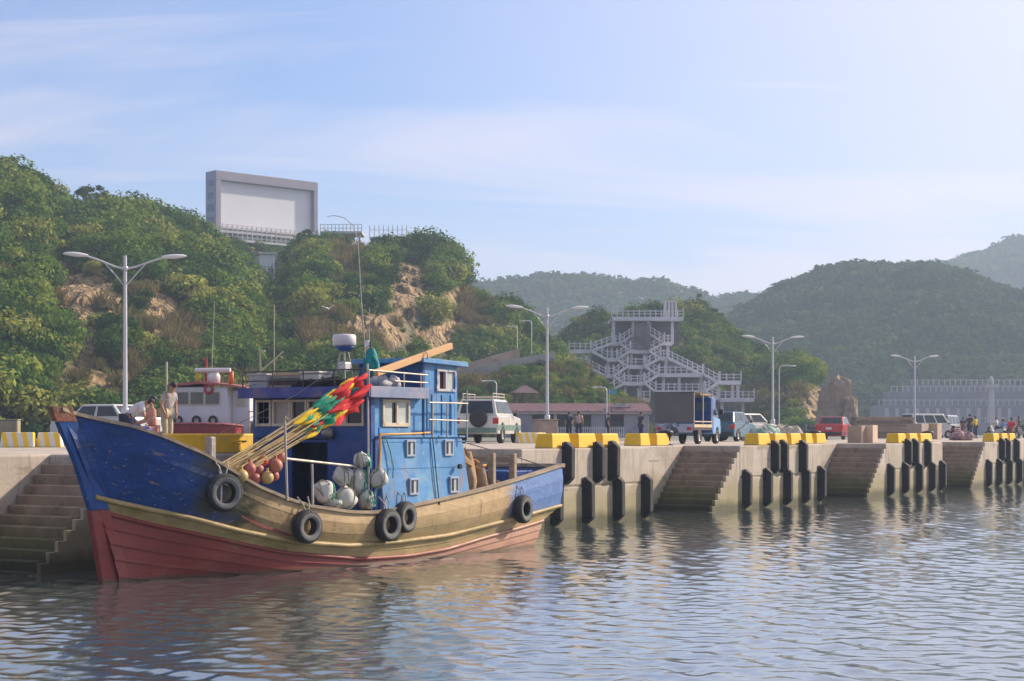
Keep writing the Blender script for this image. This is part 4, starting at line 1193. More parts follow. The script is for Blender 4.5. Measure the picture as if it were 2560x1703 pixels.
# gear on the wheelhouse roof
t = on_boat('timber_beam', 'long raw timber beam leaning from the wheelhouse roof over the blue tower', 'beam', 5.35, -1.50, 3.50)
d = Vector((2.55, .05, .62))
MB().bar((0, 0, .05), d + Vector((0, 0, .05)), .10, .13).build('beam', mat('raw_yellow_timber', (.62, .36, .16), var=.15, vscale=2, rough=.7, stretch=(.3, 3, 3), layers=[((.50, .30, .16), 2, .5, .7)]), t, .012)
MB().torus(d * .62 + Vector((0, 0, .05)), d, .10, .012, 16, 6).build('rope_band', M_ROPE, t)
t = on_boat('plastic_crate', 'grey fish box at the far corner of the wheelhouse roof', 'crate', 5.42, 1.25, 3.305)
MB().box(-.2, .2, -.22, .22, 0, .28).build('box', mat('grey_plastic_box', (.40, .39, .40), rough=.6), t, .02, 2); MB().box(-.22, .22, -.24, .24, .245, .285).build('rim', mat('grey_plastic_box', (.4, .4, .4)), t, .01)
t = on_boat('board_stack', 'stack of painted boards on the wheelhouse roof beside the grey box', 'boards', 5.5, .62, 3.305)
for k, c in enumerate(((.30, .22, .16), (.10, .05, .06), (.04, .13, .09), (.28, .25, .22), (.52, .36, .25))):
    MB().box(-.25 + .02 * k, .3, -.42 + .015 * k, .36, .06 * k, .06 * k + .054).build('board', mat('board_%d' % k, c, rough=.8), t, .006)
t = on_boat('foam_box', 'pale foam box on the wheelhouse roof', 'box', 5.45, .02, 3.305)
MB().box(-.2, .2, -.26, .2, 0, .26).build('box', M_FOAM, t, .03, 2)
MB().box(-.22, .22, -.28, .22, .262, .31).build('lid', M_FOAM, t, .02, 2)
def heap(name, label, cat, x, y, z, r, m, seed, group=None):
    t = on_boat(name, label, cat, x, y, z, group)
    b = MB()
    rd = random.Random(seed)
    for k in range(9):
        b.ball((rd.uniform(-.7, .7) * r[0], rd.uniform(-.7, .7) * r[1], r[2] * rd.uniform(.25, .6)), (r[0] * rd.uniform(.35, .6), r[1] * rd.uniform(.35, .6), r[2] * rd.uniform(.4, .7)), 10, 7, .16, seed + k)
    b.build('heap', m, t)
    return t
heap('net_heap', 'black net heap along the front of the wheelhouse roof', 'net', 5.28, -.25, 3.30, (.16, .55, .16), mat('black_net', (.02, .02, .022), rough=.95, bump=.8, bscale=60), 3)
heap('rope_heap', 'grey plastic sheet and rope heap by the roof rail', 'rope', 6.15, -1.05, 3.30, (.35, .25, .22), mat('grey_sheet', (.35, .34, .35), var=.3, vscale=8, rough=.6, bump=.5), 9)
t = on_boat('teal_tarpaulin', 'teal tarpaulin bundle tied round the mast', 'tarpaulin', 6.38, -.62, 3.45)
rows = []
for q in range(9):
    tt = q / 8; rr = .05 + .11 * math.sin(math.pi * (tt * .8 + .15)) 
    rows.append([Vector((rr * (1 + .25 * math.sin(3 * a + q)) * math.cos(a), rr * (1 + .2 * math.sin(4 * a - q * .7)) * math.sin(a), tt * .62)) for a in [2 * math.pi * k / 14 for k in range(14)]])
MB().loft(rows, closed=True).build('cloth', mat('teal_cloth', (.01, .23, .22), var=.3, vscale=7, rough=.7), t)
b = MB(); b.tube([(.0, 0, .42), (-.06, -.1, .46), (-.04, -.17, .34), (-.03, -.18, .1)], [.05, .05, .04, .02], 8); b.build('loose_end', mat('teal_cloth', (.01, .23, .22)), t)
# bow and stern deck clutter
t = on_boat('deck_board', 'grey weathered board lying on the foredeck behind the rail', 'board', 3.2, -1.15, .80)
MB().bar((-.35, .1, .08), (.5, -.1, .03), .16, .05).build('board', mat('pink_grey_board', (.42, .34, .30), rough=.85), t, .01)
heap('net_heap', 'dark green brown net heap on the foredeck in front of the cabin door', 'net', 4.35, .1, .66, (.5, .6, .42), mat('brown_green_net', (.07, .075, .045), var=.5, vscale=9, rough=.95, bump=.9, bscale=50, layers=[((.02, .20, .13), 5, .56, .66)]), 33)
t = on_boat('rope_coil', 'coil of pale rope lying on the foredeck behind the rail', 'rope', 2.75, -.75, .98)
b = MB()
for k in range(5):
    b.torus((.02 * k, .01 * k, .03 + .045 * k), (.05 * (k - 2), .04, 1), .20 - .012 * k, .022, 22, 6)
b.build('coil', mat('pale_rope', (.55, .52, .47), rough=.9), t)
t = on_boat('red_can', 'small red fuel can on the foredeck', 'can', 3.75, -1.05, .68)
MB().box(-.12, .12, -.09, .09, 0, .3).build('can', mat('red_plastic', (.5, .02, .02), rough=.45), t, .03, 2); MB().tube([(-.07, 0, .3), (-.07, 0, .35), (.07, 0, .35), (.07, 0, .3)], .015, 6).build('handle', mat('red_plastic', (.5, .02, .02)), t)
heap('net_pile', 'brown net pile under a tan tarpaulin on the after deck', 'net', 8.95, -.75, .75, (.5, .55, 1.15), mat('tan_tarpaulin', (.36, .23, .13), var=.3, vscale=4, rough=.85, bump=.6, bscale=18, layers=[((.20, .12, .07), 4, .5, .7)]), 15)
t = on_boat('orange_net', 'orange net draped on top of the brown net pile', 'net', 9.0, -.75, 1.72)
b = MB(); rd = random.Random(2)
for k in range(26):
    a = rd.uniform(0, 6.28); q = Vector((rd.uniform(-.35, .45), rd.uniform(-.4, .3), rd.uniform(0, .12)))
    b.tube([q, q + Vector((.2 * math.cos(a), .2 * math.sin(a), .05)), q + Vector((.32 * math.cos(a + .6), .32 * math.sin(a + .6), -.06))], .022, 5)
b.build('net', mat('orange_net', (.62, .27, .05), rough=.8), t)
t = on_boat('stern_winch', 'rusty brown winch drum between the stern posts', 'winch', 9.9, -1.0, .72)
MB().lathe([(0, -.3), (.24, -.3), (.24, -.26), (.11, -.24), (.11, .24), (.24, .26), (.24, .3), (0, .3)], (0, 0, .5), 16, 'x').build('drum', mat('rust_brown', (.20, .12, .09), var=.3, rough=.8, layers=[((.32, .24, .18), 4, .5, .7)]), t)
for x in (-.34, .34):
    MB().box(x - .03, x + .03, -.12, .12, 0, .62).build('stand', mat('rust_brown', (.2, .12, .09)), t, .01)
t = on_boat('blue_drum', 'dark blue plastic drum on its side at the stern', 'drum', 10.6, -.6, .85)
MB().lathe([(0, -.38), (.24, -.38), (.27, -.3), (.26, 0), (.27, .3), (.24, .38), (0, .38)], (0, 0, .28), 18, 'x').build('drum', mat('dark_blue_plastic', (.015, .04, .10), rough=.5), t)
# mooring lines
t = thing('mooring_line', 'thin slack mooring line from the stern up to the quay', 'rope', bw(11.8, -1.35, 1.7), AQ)
MB().tube([(0, 0, 0), (.6, 1.4, .25), (1.2, 2.9, .5)], .014, 5).build('rope', M_ROPE, t)
t = thing('bow_line', 'pale mooring rope from the bow bitt over the rail', 'rope', bw(1.57, -.97, 2.0), AQ)
MB().tube([(0, 0, 0), (-.02, -.12, -.12), (-.08, -.22, -.4), (-.14, -.27, -.75)], .016, 5).build('rope', mat('pale_rope', (.55, .52, .47), rough=.9), t)
# ================================================================== THINGS ON THE QUAY
# ------------------------------------------------------------------ street lamps
M_GALV = mat('lamp_post_grey', (.50, .50, .52), var=.1, vscale=2, rough=.45, metal=.25, bump=.05)
M_LAMPW = mat('lamp_head_white', (.62, .62, .62), var=.06, rough=.4, bump=0)
def street_lamp(px, Y, label, H=5.6, arm=1.75):
    t = thing('street_lamp', label, 'street lamp', at(px, Y, QZ), R(12), 'double-arm street lamps along the quay')
    h = H + .40
    MB().lathe([(.0, 0), (.13, 0), (.13, 1.15), (.115, 1.2), (.0, 1.2)], (0, 0, 0), 14).build('base_sleeve', M_GALV, t)
    MB().tube([(0, 0, 1.2), (0, 0, 3), (0, 0, h)], [.075, .065, .05], 10).build('pole', M_GALV, t)
    MB().lathe([(0, 0), (.09, .0), (.09, .12), (0, .12)], (0, 0, h - .46), 12).build('collar', M_GALV, t)
    for s in (-1, 1):
        a = MB()
        a.tube([(s * .04, 0, h - .42), (s * .35, 0, h - .34), (s * .8, 0, h - .16), (s * (arm - .55), 0, h - .03)], [.035, .032, .03, .03], 8)
        a.tube([(s * .04, 0, h - .95), (s * .25, 0, h - .68), (s * .62, 0, h - .26)], .018, 6)
        a.build('arm', M_GALV, t)
        x0 = s * (arm - .62)
        rows = []
        for q in range(9):
            tt = q / 8
            w = .035 + .10 * math.sin(math.pi * min(1, tt * .86 + .10)) ** .8 if q < 8 else .02
            hh = .03 + .055 * math.sin(math.pi * min(1, tt * .85 + .1)) if q < 8 else .015
            cx = x0 + s * .78 * tt; cz = h - .035 + .06 * tt
            rows.append([Vector((cx, w * math.cos(a_), cz + hh * math.sin(a_) * (1.0 if math.sin(a_) > 0 else .7))) for a_ in [2 * math.pi * k / 12 for k in range(12)]])
        b = MB().loft(rows, closed=True); b.add(rows[0], [tuple(range(12))]); b.add(rows[-1], [tuple(range(12))[::-1]])
        b.build('lamp_head', M_LAMPW, t)
street_lamp(313, 53.0, 'tall double-arm street lamp standing behind the blue bow')
street_lamp(1368, 74.7, 'double-arm street lamp beside the first free yellow kerb blocks')
street_lamp(1932, 97.6, 'double-arm street lamp between the teal car and the red car')
street_lamp(2287, 122.0, 'double-arm street lamp behind the white van')
def small_lamp(px, Y, top, label, flip=1, z0=QZ):
    t = thing('single_lamp', label, 'street lamp', at(px, Y, z0), 0)
    h = hz(top, Y) - z0
    MB().tube([(0, 0, 0), (0, 0, h - .3), (flip * .12, 0, h - .05), (flip * .5, 0, h), (flip * .9, 0, h - .02)], .05, 6).build('pole', M_GALV, t)
    MB().ball((flip * 1.05, 0, h - .03), (.25, .1, .06), 8, 6).build('lamp_head', M_LAMPW, t)
small_lamp(1948, 128, 914, 'slender bent single-arm lamp next to the double-arm lamp', 1)
small_lamp(1241, 140, 952, 'short pole lamp on the bank behind the white off-roader', -1)
small_lamp(1517, 145, 968, 'small lamp with a blue sign at the maroon-roofed building', -1)

# ------------------------------------------------------------------ bollards
M_IRON = mat('black_iron', (.025, .025, .03), var=.3, rough=.5, metal=.2, bump=.3, layers=[((.09, .07, .06), 5, .6, .8)])
def bollard(s, y, label, k=1.0):
    t = thing('mooring_bollard', label, 'bollard', qw(s, y, QZ), AQ, 'iron bollards at the stair heads')
    MB().lathe([(0, 0), (.24 * k, 0), (.24 * k, .04), (.16 * k, .07), (.14 * k, .16 * k), (.16 * k, .24 * k), (.23 * k, .34 * k), (.25 * k, .42 * k), (.20 * k, .48 * k), (0, .50 * k)], (0, 0, .012), 20).build('post', M_IRON, t)
    MB().lathe([(0, 0), (.34 * k, 0), (.34 * k, .011), (0, .012)], (0, 0, 0), 20).build('base_plate', mat('grey_base', (.36, .34, .33)), t)
    MB().ball((.1 * k, .2 * k, .40 * k), (.12, .16, .09), 12, 8).build('horn', M_IRON, t)
bollard(.1, 2.35, 'black iron bollard with a horn beside the white off-roader', 1.05)
bollard(13.2, 2.45, 'black iron bollard beside the teal car', 1.0)
bollard(26.2, 2.6, 'black iron bollard beside the stacked cartons', 1.0)
bollard(39.5, 2.5, 'black iron bollard nearest the crowd with motorbikes', 1.0)

# ------------------------------------------------------------------ striped barriers
M_STRIPE = bpy.data.materials.new('yellow_white_stripes'); M_STRIPE.use_nodes = True
_t = M_STRIPE.node_tree; _p = _t.nodes['Principled BSDF']; _p.inputs['Roughness'].default_value = .6
_tc = nd(_t, 'ShaderNodeTexCoord'); _mp = nd(_t, 'ShaderNodeMapping'); _mp.inputs['Rotation'].default_value = (0, R(14), 0)
_wv = nd(_t, 'ShaderNodeTexWave', wave_type='BANDS', bands_direction='X'); _wv.inputs['Scale'].default_value = 1.15; _wv.inputs['Distortion'].default_value = .15
_rp = nd(_t, 'ShaderNodeValToRGB'); _rp.color_ramp.elements[0].position = .48; _rp.color_ramp.elements[0].color = (.78, .50, .02, 1); _rp.color_ramp.elements[1].position = .52; _rp.color_ramp.elements[1].color = (.66, .62, .55, 1)
_t.links.new(_tc.outputs['Object'], _mp.inputs[0]); _t.links.new(_mp.outputs[0], _wv.inputs['Vector']); _t.links.new(_wv.outputs[0], _rp.inputs[0]); _t.links.new(_rp.outputs[0], _p.inputs['Base Color'])
def barrier(p, l, label, rz):
    t = thing('striped_barrier', label, 'barrier', p, rz, 'yellow and white striped concrete barriers')
    MB().taper([(-l / 2, -.22, .002), (l / 2, -.22, .002), (l / 2, .22, .002), (-l / 2, .22, .002)], [(-l / 2 + .04, -.13, .42), (l / 2 - .04, -.13, .42), (l / 2 - .04, .13, .42), (-l / 2 + .04, .13, .42)]).build('block', M_STRIPE, t, .03, 2)
barrier(at(46, 47.0), .95, 'striped yellow and white concrete barrier at the quay edge left of the bow', R(4))
barrier(at(125, 47.3), .70, 'shorter striped barrier half hidden behind the stem of the boat', R(4))
barrier(at(-50, 47.0), .9, 'striped barrier at the end of the row beyond the low concrete wall', R(4))
barrier(at(1318, 66), .9, 'striped barrier standing between the black bollard and the street lamp', R(20))
barrier(at(1345, 68), .8, 'striped barrier with leaning end next to the yellow kerb blocks', R(50))
t = thing('low_wall', 'low concrete wall end standing behind the striped barriers', 'wall', at(12, 60.0), R(4))
MB().box(-1.0, .45, 0, .5, 0, .86).build('wall', M_WALL, t, .03)
MB().box(-1.02, .47, -.02, .52, .862, .90).build('coping', M_WALL, t, .01)

# ------------------------------------------------------------------ vehicles
M_GLS = glass('car_glass', (.03, .04, .045))
M_TYR = mat('car_tyre', (.022, .022, .022), rough=.8, bump=.2)
M_RIM = mat('alloy_rim', (.40, .38, .36), rough=.35, metal=.5, bump=0)
M_BLK = mat('black_trim', (.025, .025, .025), rough=.6)
M_REDL = mat('tail_light', (.45, .015, .012), rough=.2, bump=0)
M_CLR = mat('headlight', (.6, .6, .58), rough=.12, bump=0)
M_PLATE = mat('number_plate', (.6, .6, .58), rough=.5)
def wheel(t, x, y, r=.32, w=.2):
    s = 1 if y > 0 else -1
    o = bpy.data.objects.new('wheel', None); COL.objects.link(o); o.parent = t; o.location = (x, y, r); o.empty_display_size = .1
    MB().lathe([(r * .55, -w / 2), (r * .92, -w / 2), (r, -w * .36), (r, w * .36), (r * .92, w / 2), (r * .55, w / 2)], (0, 0, 0), 24, 'y').build('tyre', M_TYR, o)
    MB().lathe([(0, s * w * .30), (r * .18, s * w * .36), (r * .5, s * w * .30), (r * .60, s * w * .46)], (0, 0, 0), 20, 'y').build('rim', M_RIM, o)
def arch(xc, r, z0, n=8):
    return [(xc + r * math.cos(math.pi * k / n), max(z0, .30 + r * math.sin(math.pi * k / n) )) for k in range(n + 1)]
def car(name, label, cat, loc, rz, L_, W_, H_, paint, belt=.95, cab=(-.46, -.30, .12, .26), hood=.80, tail=.9, ground=.22, wr=.31, wb=(-.30, .30), two=None, extra=None, group=None, spare=False, rack=False, side_panes=2):
    t = thing(name, label, cat, loc, rz, group)
    hl = L_ / 2
    x0, x1, x2, x3 = [c * L_ for c in cab]
    fx_, rx_ = wb[1] * L_, wb[0] * L_
    ar = wr + .07
    prof = [(hl, ground + .05), (hl, hood - .18), (hl - .10, hood), (x3 + .02, belt), (x0, belt), (-hl + .02, tail), (-hl, ground + .1), (-hl + .05, ground)]
    bottom = []
    for xc in (rx_, fx_):
        bottom += [(xc - ar, ground)] + [(xc - ar * math.cos(math.pi * k / 8), ground + ar * 1.05 * math.sin(math.pi * k / 8)) for k in range(1, 8)] + [(xc + ar, ground)]
    poly = prof + bottom + [(hl - .06, ground)]
    hw = W_ / 2
    MB().prism(poly, -hw, hw).build('body', paint, t, .045, 2)
    if two:
        MB().box(-hl + .03, hl - .05, -hw - .004, hw + .004, ground + .14, ground + .36).build('two_tone_panel', two, t)
    tp = H_
    A = [(x0, -hw * .95, belt - .01), (x3, -hw * .95, belt - .01), (x3, hw * .95, belt - .01), (x0, hw * .95, belt - .01)]
    B = [(x1, -hw * .78, tp), (x2, -hw * .78, tp), (x2, hw * .78, tp), (x1, hw * .78, tp)]
    MB().taper(A, B).build('cabin', paint, t, .05, 2)
    A = [Vector(p) for p in A]; B = [Vector(p) for p in B]
    def pane(p00, p10, p11, p01, u0, u1, v0, v1, nrm, nm='side_window'):
        f_ = lambda u, v: (p00.lerp(p10, u)).lerp(p01.lerp(p11, u), v) + nrm * .006
        q = [f_(u0, v0), f_(u1, v0), f_(u1, v1), f_(u0, v1)]
        MB().taper(q, [p + nrm * .006 for p in q]).build(nm, M_GLS, t)
    for s, (i, j) in ((-1, (0, 1)), (1, (3, 2))):
        n = Vector((0, s, .25)).normalized()
        e = [(.05, .47), (.53, .93)] if side_panes == 2 else [(.04, .32), (.36, .64), (.68, .95)]
        for u0, u1 in e:
            pane(A[i], A[j], B[j], B[i], u0, u1, .16, .86, n)
    pane(A[1], A[2], B[2], B[1], .06, .94, .10, .90, Vector((.7, 0, .7)).normalized(), 'windscreen')
    pane(A[3], A[0], B[0], B[3], .08, .92, .14, .88, Vector((-.8, 0, .5)).normalized(), 'rear_window')
    for x, y in ((fx_, -hw + .09), (fx_, hw - .09), (rx_, -hw + .09), (rx_, hw - .09)):
        wheel(t, x, y, wr)
    for s in (-1, 1):
        MB().box(-hl - .012, -hl + .05, s * hw * .90 - .11, s * hw * .90 + .11 - (.08 if s > 0 else -.0), tail - .32, tail - .10).build('tail_light', M_REDL, t, .01)
        MB().box(hl - .08, hl + .012, s * hw * .72 - .14, s * hw * .72 + .14, hood - .26, hood - .12).build('headlight', M_CLR, t, .02)
        MB().box(x3 - .35, x3 - .2, s * (hw + .02), s * (hw + .16), belt + .0, belt + .13).build('wing_mirror', M_BLK, t, .02)
    MB().box(-hl - .07, -hl + .03, -hw + .05, hw - .05, ground + .06, ground + .24).build('rear_bumper', two or M_BLK, t, .02)
    MB().box(hl - .03, hl + .07, -hw + .05, hw - .05, ground + .04, ground + .24).build('front_bumper', two or M_BLK, t, .02)
    MB().box(-hl - .02, -hl - .005, -.17, .17, tail - .34, tail - .20).build('number_plate', M_PLATE, t)
    if spare:
        MB().lathe([(.0, -.16), (.2, -.17), (.33, -.14), (.36, -.05), (.34, .0)], (-hl - .02, -.1, .98), 22, 'x').build('spare_wheel', M_BLK, t)
    if rack:
        b = MB()
        for y in (-hw * .7, hw * .7):
            for z in (tp + .1, tp + .22):
                b.tube([(x1 + .05, y, z), (x2 - .1, y, z)], .016, 6)
            for x in (x1 + .1, (x1 + x2) / 2, x2 - .15):
                b.tube([(x, y, tp - .01), (x, y, tp + .22)], .016, 6)
        for x in np.linspace(x1 + .1, x2 - .15, 5):
            b.tube([(x, -hw * .7, tp + .1), (x, hw * .7, tp + .1)], .014, 6)
        b.build('roof_rack', mat('cream_rack', (.55, .48, .40), rough=.5), t)
    return t
P_WHITE = car_paint('white_car_paint', (.58, .55, .50)); P_GREEN = mat('green_grey_panel', (.12, .20, .16), rough=.4); P_TEAL = car_paint('teal_car_paint', (.008, .08, .13)); P_RED = car_paint('red_car_paint', (.42, .012, .018))
P_SILV = car_paint('silver_paint', (.36, .36, .36)); P_BEIGE = mat('beige_cladding', (.40, .34, .29), rough=.6)
car('off_roader', 'white off-road car with roof rack, green stripe and black spare wheel beside the boat', 'car', at(1222, 67.0), R(77), 4.1, 1.72, 1.72, P_WHITE, belt=1.08, cab=(-.485, -.45, .06, .22), hood=1.0, tail=1.08, ground=.36, wr=.36, wb=(-.29, .31), two=P_GREEN, spare=True, rack=True, side_panes=3)
car('teal_hatchback', 'teal blue hatchback parked with its tail lights to the water', 'car', at(1822, 81.0), R(66), 3.7, 1.62, 1.42, P_TEAL, belt=.90, cab=(-.48, -.36, .10, .28), hood=.82, tail=.92)
car('white_hatchback', 'small white hatchback half hidden behind the teal car', 'car', at(1868, 90), R(40), 3.6, 1.6, 1.44, P_WHITE, belt=.9, cab=(-.48, -.38, .10, .28), tail=.92)
car('red_saloon', 'red saloon car seen from behind next to the cartons', 'car', at(2086, 103), R(70), 4.2, 1.66, 1.40, P_RED, belt=.92, cab=(-.34, -.22, .12, .26), hood=.82, tail=.95)
car('white_van', 'white van with rounded nose behind the timber stack', 'van', at(2320, 133), R(25), 4.4, 1.7, 1.92, P_WHITE, belt=1.08, cab=(-.49, -.46, .22, .36), hood=.95, tail=1.1, wr=.32, side_panes=3)
car('silver_van', 'silver boxy van parked beyond the white van', 'van', at(2366, 146), R(60), 4.0, 1.66, 1.95, P_SILV, belt=1.05, cab=(-.49, -.47, .30, .40), hood=.95, tail=1.05, wr=.30, side_panes=3)
car('far_white_car', 'white car bonnet and roof showing above the bow rail behind the lamp post', 'car', at(268, 60), R(150), 4.0, 1.65, 1.42, P_WHITE, belt=.92, cab=(-.36, -.22, .14, .28), hood=.84, tail=.95)
# blue pick-up with a canvas-backed load bed
t = thing('pickup_truck', 'small blue pick-up truck with grey canvas box on its bed beside the stair', 'truck', at(1722, 62.5), R(66))
P_BLUE_SHADE = car_paint('shaded_truck_blue', (.025, .10, .36)); P_BLUE_LIT = car_paint('sunlit_truck_blue', (.16, .33, .58))  # cab blue in two tones: shade painted into one, sunlight into the other
hl, hw = 1.68, .72
M_CANV = mat('grey_canvas', (.11, .11, .11), var=.12, vscale=2, rough=.9, bump=.3)
MB().prism([(.72, .42), (.72, 1.02), (.80, 1.06), (1.12, 1.70), (.62, 1.74), (.58, .42)], -hw, hw).build('cab_rear', P_BLUE_SHADE, t, .03)
MB().prism([(.725, .36), (.725, 1.0), (1.24, 1.0), (1.62, .92), (1.68, .5), (1.66, .36), (1.46, .36), (1.40, .56), (1.26, .64), (1.10, .56), (1.04, .36)], -hw - .006, hw + .006).build('cab_front', P_BLUE_LIT, t, .035, 2)
MB().taper([(.70, -hw * .98, 1.002), (1.5, -hw * .98, 1.002), (1.5, hw * .98, 1.002), (.70, hw * .98, 1.002)], [(.64, -hw * .85, 1.76), (1.12, -hw * .85, 1.76), (1.12, hw * .85, 1.76), (.64, hw * .85, 1.76)]).build('cab_top', P_BLUE_LIT, t, .04, 2)
for s in (-1, 1):
    q = [Vector((.78, s * hw * .975, 1.06)), Vector((1.38, s * hw * .97, 1.06)), Vector((1.10, s * hw * .88, 1.62)), Vector((.76, s * hw * .88, 1.62))]
    MB().taper(q, [p + Vector((0, s * .012, .003)) for p in q]).build('door_window', M_GLS, t)
    MB().box(1.28, 1.40, s * (hw + .04), s * (hw + .2), 1.1, 1.3).build('wing_mirror', M_BLK, t, .02)
q = [Vector((1.49, -hw * .86, 1.04)), Vector((1.49, hw * .86, 1.04)), Vector((1.16, hw * .76, 1.68)), Vector((1.16, -hw * .76, 1.68))]
MB().taper(q, [p + Vector((.014, 0, .006)) for p in q]).build('windscreen', M_GLS, t)
MB().box(.555, .577, -.5, .28, 1.22, 1.55).build('rear_window', mat('cab_back_glass', (.10, .16, .24), rough=.15), t)
MB().box(-hl, .55, -hw, hw, .50, .60).build('load_bed', mat('dark_bed', (.05, .04, .04), rough=.8), t, .01)
for s in (-1, 1):
    b = MB(); b.box(-hl + .1, .54, s * hw - .02, s * hw + .02, .605, .72); b.box(-hl + .1, .54, s * hw - .02, s * hw + .02, .80, .84)
    b.build('bed_rail', mat('cream_rail', (.50, .40, .24), rough=.6), t, .005)
b = MB()
for x in (-hl + .04, -.55, .50):
    for s in (-1, 1):
        b.box(x - .02, x + .02, s * hw - .02, s * hw + .02, .6, 1.86)
b.build('canopy_frame', M_RAIL, t)
MB().box(-hl - .02, -hl + .03, -hw - .02, hw + .02, .78, 1.86).build('canvas_back', M_CANV, t, .01)
MB().box(-hl - .03, -.50, -hw - .04, hw + .04, 1.862, 1.90).build('canvas_roof', M_CANV, t, .015)
MB().box(-hl + .031, -.6, hw + .0, hw + .025, .78, 1.86).build('canvas_side', M_CANV, t, .01)
MB().box(-hl - .06, -hl - .02, -hw + .02, hw - .02, .42, .74).build('tailgate', mat('pale_tailgate', (.34, .36, .46), rough=.5, layers=[((.05, .05, .06), 3, .5, .6)]), t, .015)
for k in range(4):
    MB().box(-.3 - .02 * k, 1.05, -.55 + .28 * k, -.31 + .28 * k, 1.80 + .012 * k, 1.86 + .012 * k).build('roof_plank', mat('plank_brown', (.34, .21, .11), var=.3, rough=.8), t, .006)
for x in (-.95, 1.25):
    for y in (-hw + .07, hw - .07):
        wheel(t, x, y, .27, .16)
for s in (-1, 1):
    MB().box(-hl - .075, -hl - .05, s * .58 - .09, s * .58 + .09, .5, .62).build('tail_light', M_REDL, t, .01)
    MB().box(1.66, 1.69, s * .5 - .12, s * .5 + .12, .62, .76).build('headlight', M_CLR, t, .02)

# ------------------------------------------------------------------ cargo
def carton(px, Y, w, d, h, label, c, rz=AQ, z=QZ):
    t = thing('carton', label, 'carton', at(px, Y, z), rz, 'cartons stacked at the stair head')
    m = mat('carton_%d' % int(c[0] * 100), c, var=.1, rough=.85, layers=[((c[0] * .6, c[1] * .55, c[2] * .5), 3, .6, .8)])
    MB().box(-w / 2, w / 2, -d / 2, d / 2, 0, h).build('box', m, t, .012)
    MB().box(-w / 2 - .003, w / 2 + .003, -.03, .03, .01, h + .003).build('tape', mat('brown_tape', (.36, .26, .15), rough=.3), t)
carton(2143, 68.5, .62, .60, .70, 'brown carton with a dark side next to the red car', (.36, .26, .20))
carton(2170, 68.8, .58, .62, .72, 'pale cream carton beside the black bollard', (.62, .46, .34))
t = thing('timber_stack', 'long stack of brown timber boards behind the cartons', 'timber', at(2205, 112), R(8), None)
for r_ in range(6):
    for k in range(3):
        x0 = -1.9 + random.uniform(-.1, .1)
        MB().box(x0, x0 + 3.9 + random.uniform(-.15, .15), -.6 + k * .42, -.2 + k * .42, .06 + r_ * .24, .06 + r_ * .24 + .21).build('board', mat('stack_board_%d' % ((r_ + k) % 3), [(.22, .15, .10), (.17, .12, .085), (.27, .19, .13)][(r_ + k) % 3], var=.25, rough=.85, stretch=(.3, 2, 2)), t, .01)
carton(2294, 108, 1.4, 1.0, 1.0, 'large brown carton pallet in front of the white van', (.32, .25, .20))
carton(2332, 109, .9, .9, 1.02, 'tan carton pallet in front of the nose of the white van', (.42, .31, .22))
def heap2(name, label, cat, p, r, m, seed):
    t = thing(name, label, cat, p, seed)
    b = MB(); rd = random.Random(seed)
    for k in range(10):
        b.ball((rd.uniform(-.7, .7) * r[0], rd.uniform(-.7, .7) * r[1], r[2] * rd.uniform(.2, .55)), (r[0] * rd.uniform(.3, .6), r[1] * rd.uniform(.3, .6), r[2] * rd.uniform(.35, .55)), 10, 7, .18, seed + k)
    b.build('heap', m, t)
heap2('net_heap', 'pale green and white net heap behind the yellow kerb beside the lamp', 'net', at(1905, 84), (.9, .7, .75), mat('pale_net', (.40, .42, .38), var=.35, vscale=6, rough=.95, bump=.7, layers=[((.10, .30, .20), 2, .5, .6)]), 21)
heap2('net_heap', 'beige net heap on the quay beyond the street lamp', 'net', at(1972, 90), (.8, .6, .85), mat('beige_net', (.40, .34, .26), var=.35, vscale=6, rough=.95, bump=.7), 25)
heap2('rope_coil', 'heap of pink and grey rope on the quay behind the last bollards', 'rope', at(2405, 92), (.7, .6, .5), mat('pink_rope', (.32, .20, .20), var=.5, vscale=8, rough=.95, bump=.7), 29)
t = thing('boat_hook', 'wooden boat hook pole leaning over the teal car', 'pole', at(1842, 76, QZ), 0)
MB().tube([(0, 0, .45), (.78, .3, 1.10)], .03, 6).build('pole', M_WOOD, t); MB().tube([(.76, .29, 1.08), (.86, .32, 1.12), (.84, .32, 1.2)], .02, 6).build('hook', M_IRON, t)
t = thing('concrete_plinth', 'square brown concrete plinth at the foot of the second street lamp', 'plinth', at(1362, 72.5), R(20))
MB().box(-.45, .45, -.4, .4, 0, .95).build('plinth', mat('brown_plinth', (.30, .24, .20), rough=.9, bump=.3), t, .02)
MB().box(-.48, .48, -.43, .43, .952, 1.0).build('cap', mat('brown_plinth', (.3, .24, .2)), t, .01)

# ------------------------------------------------------------------ people
def skin_mesh(name, verts, edges, radii, m, parent, sub=1, root=0):
    me = bpy.data.meshes.new(name); me.from_pydata([tuple(v) for v in verts], edges, []); me.update()
    me.materials.append(m)
    o = bpy.data.objects.new(name, me); COL.objects.link(o); o.parent = parent
    sk = o.modifiers.new('skin', 'SKIN'); sk.use_smooth_shade = True
    if not me.skin_vertices:
        bm = bmesh.new(); bm.from_mesh(me); bm.verts.layers.skin.verify(); bm.to_mesh(me); bm.free()
    for i, r in enumerate(radii):
        sv = me.skin_vertices[0].data[i]
        rr = r if isinstance(r, tuple) else (r, r)
        sv.radius = rr; sv.use_root = (i == root)
    sb = o.modifiers.new('smooth', 'SUBSURF'); sb.levels = sub; sb.render_levels = sub
    return o
M_SKIN = mat('skin_tan', (.36, .19, .11), var=.08, rough=.55, bump=0)
M_HAIR = mat('black_hair', (.012, .010, .010), rough=.6, bump=.3)
M_SHOE = mat('dark_shoe', (.03, .028, .025), rough=.7)
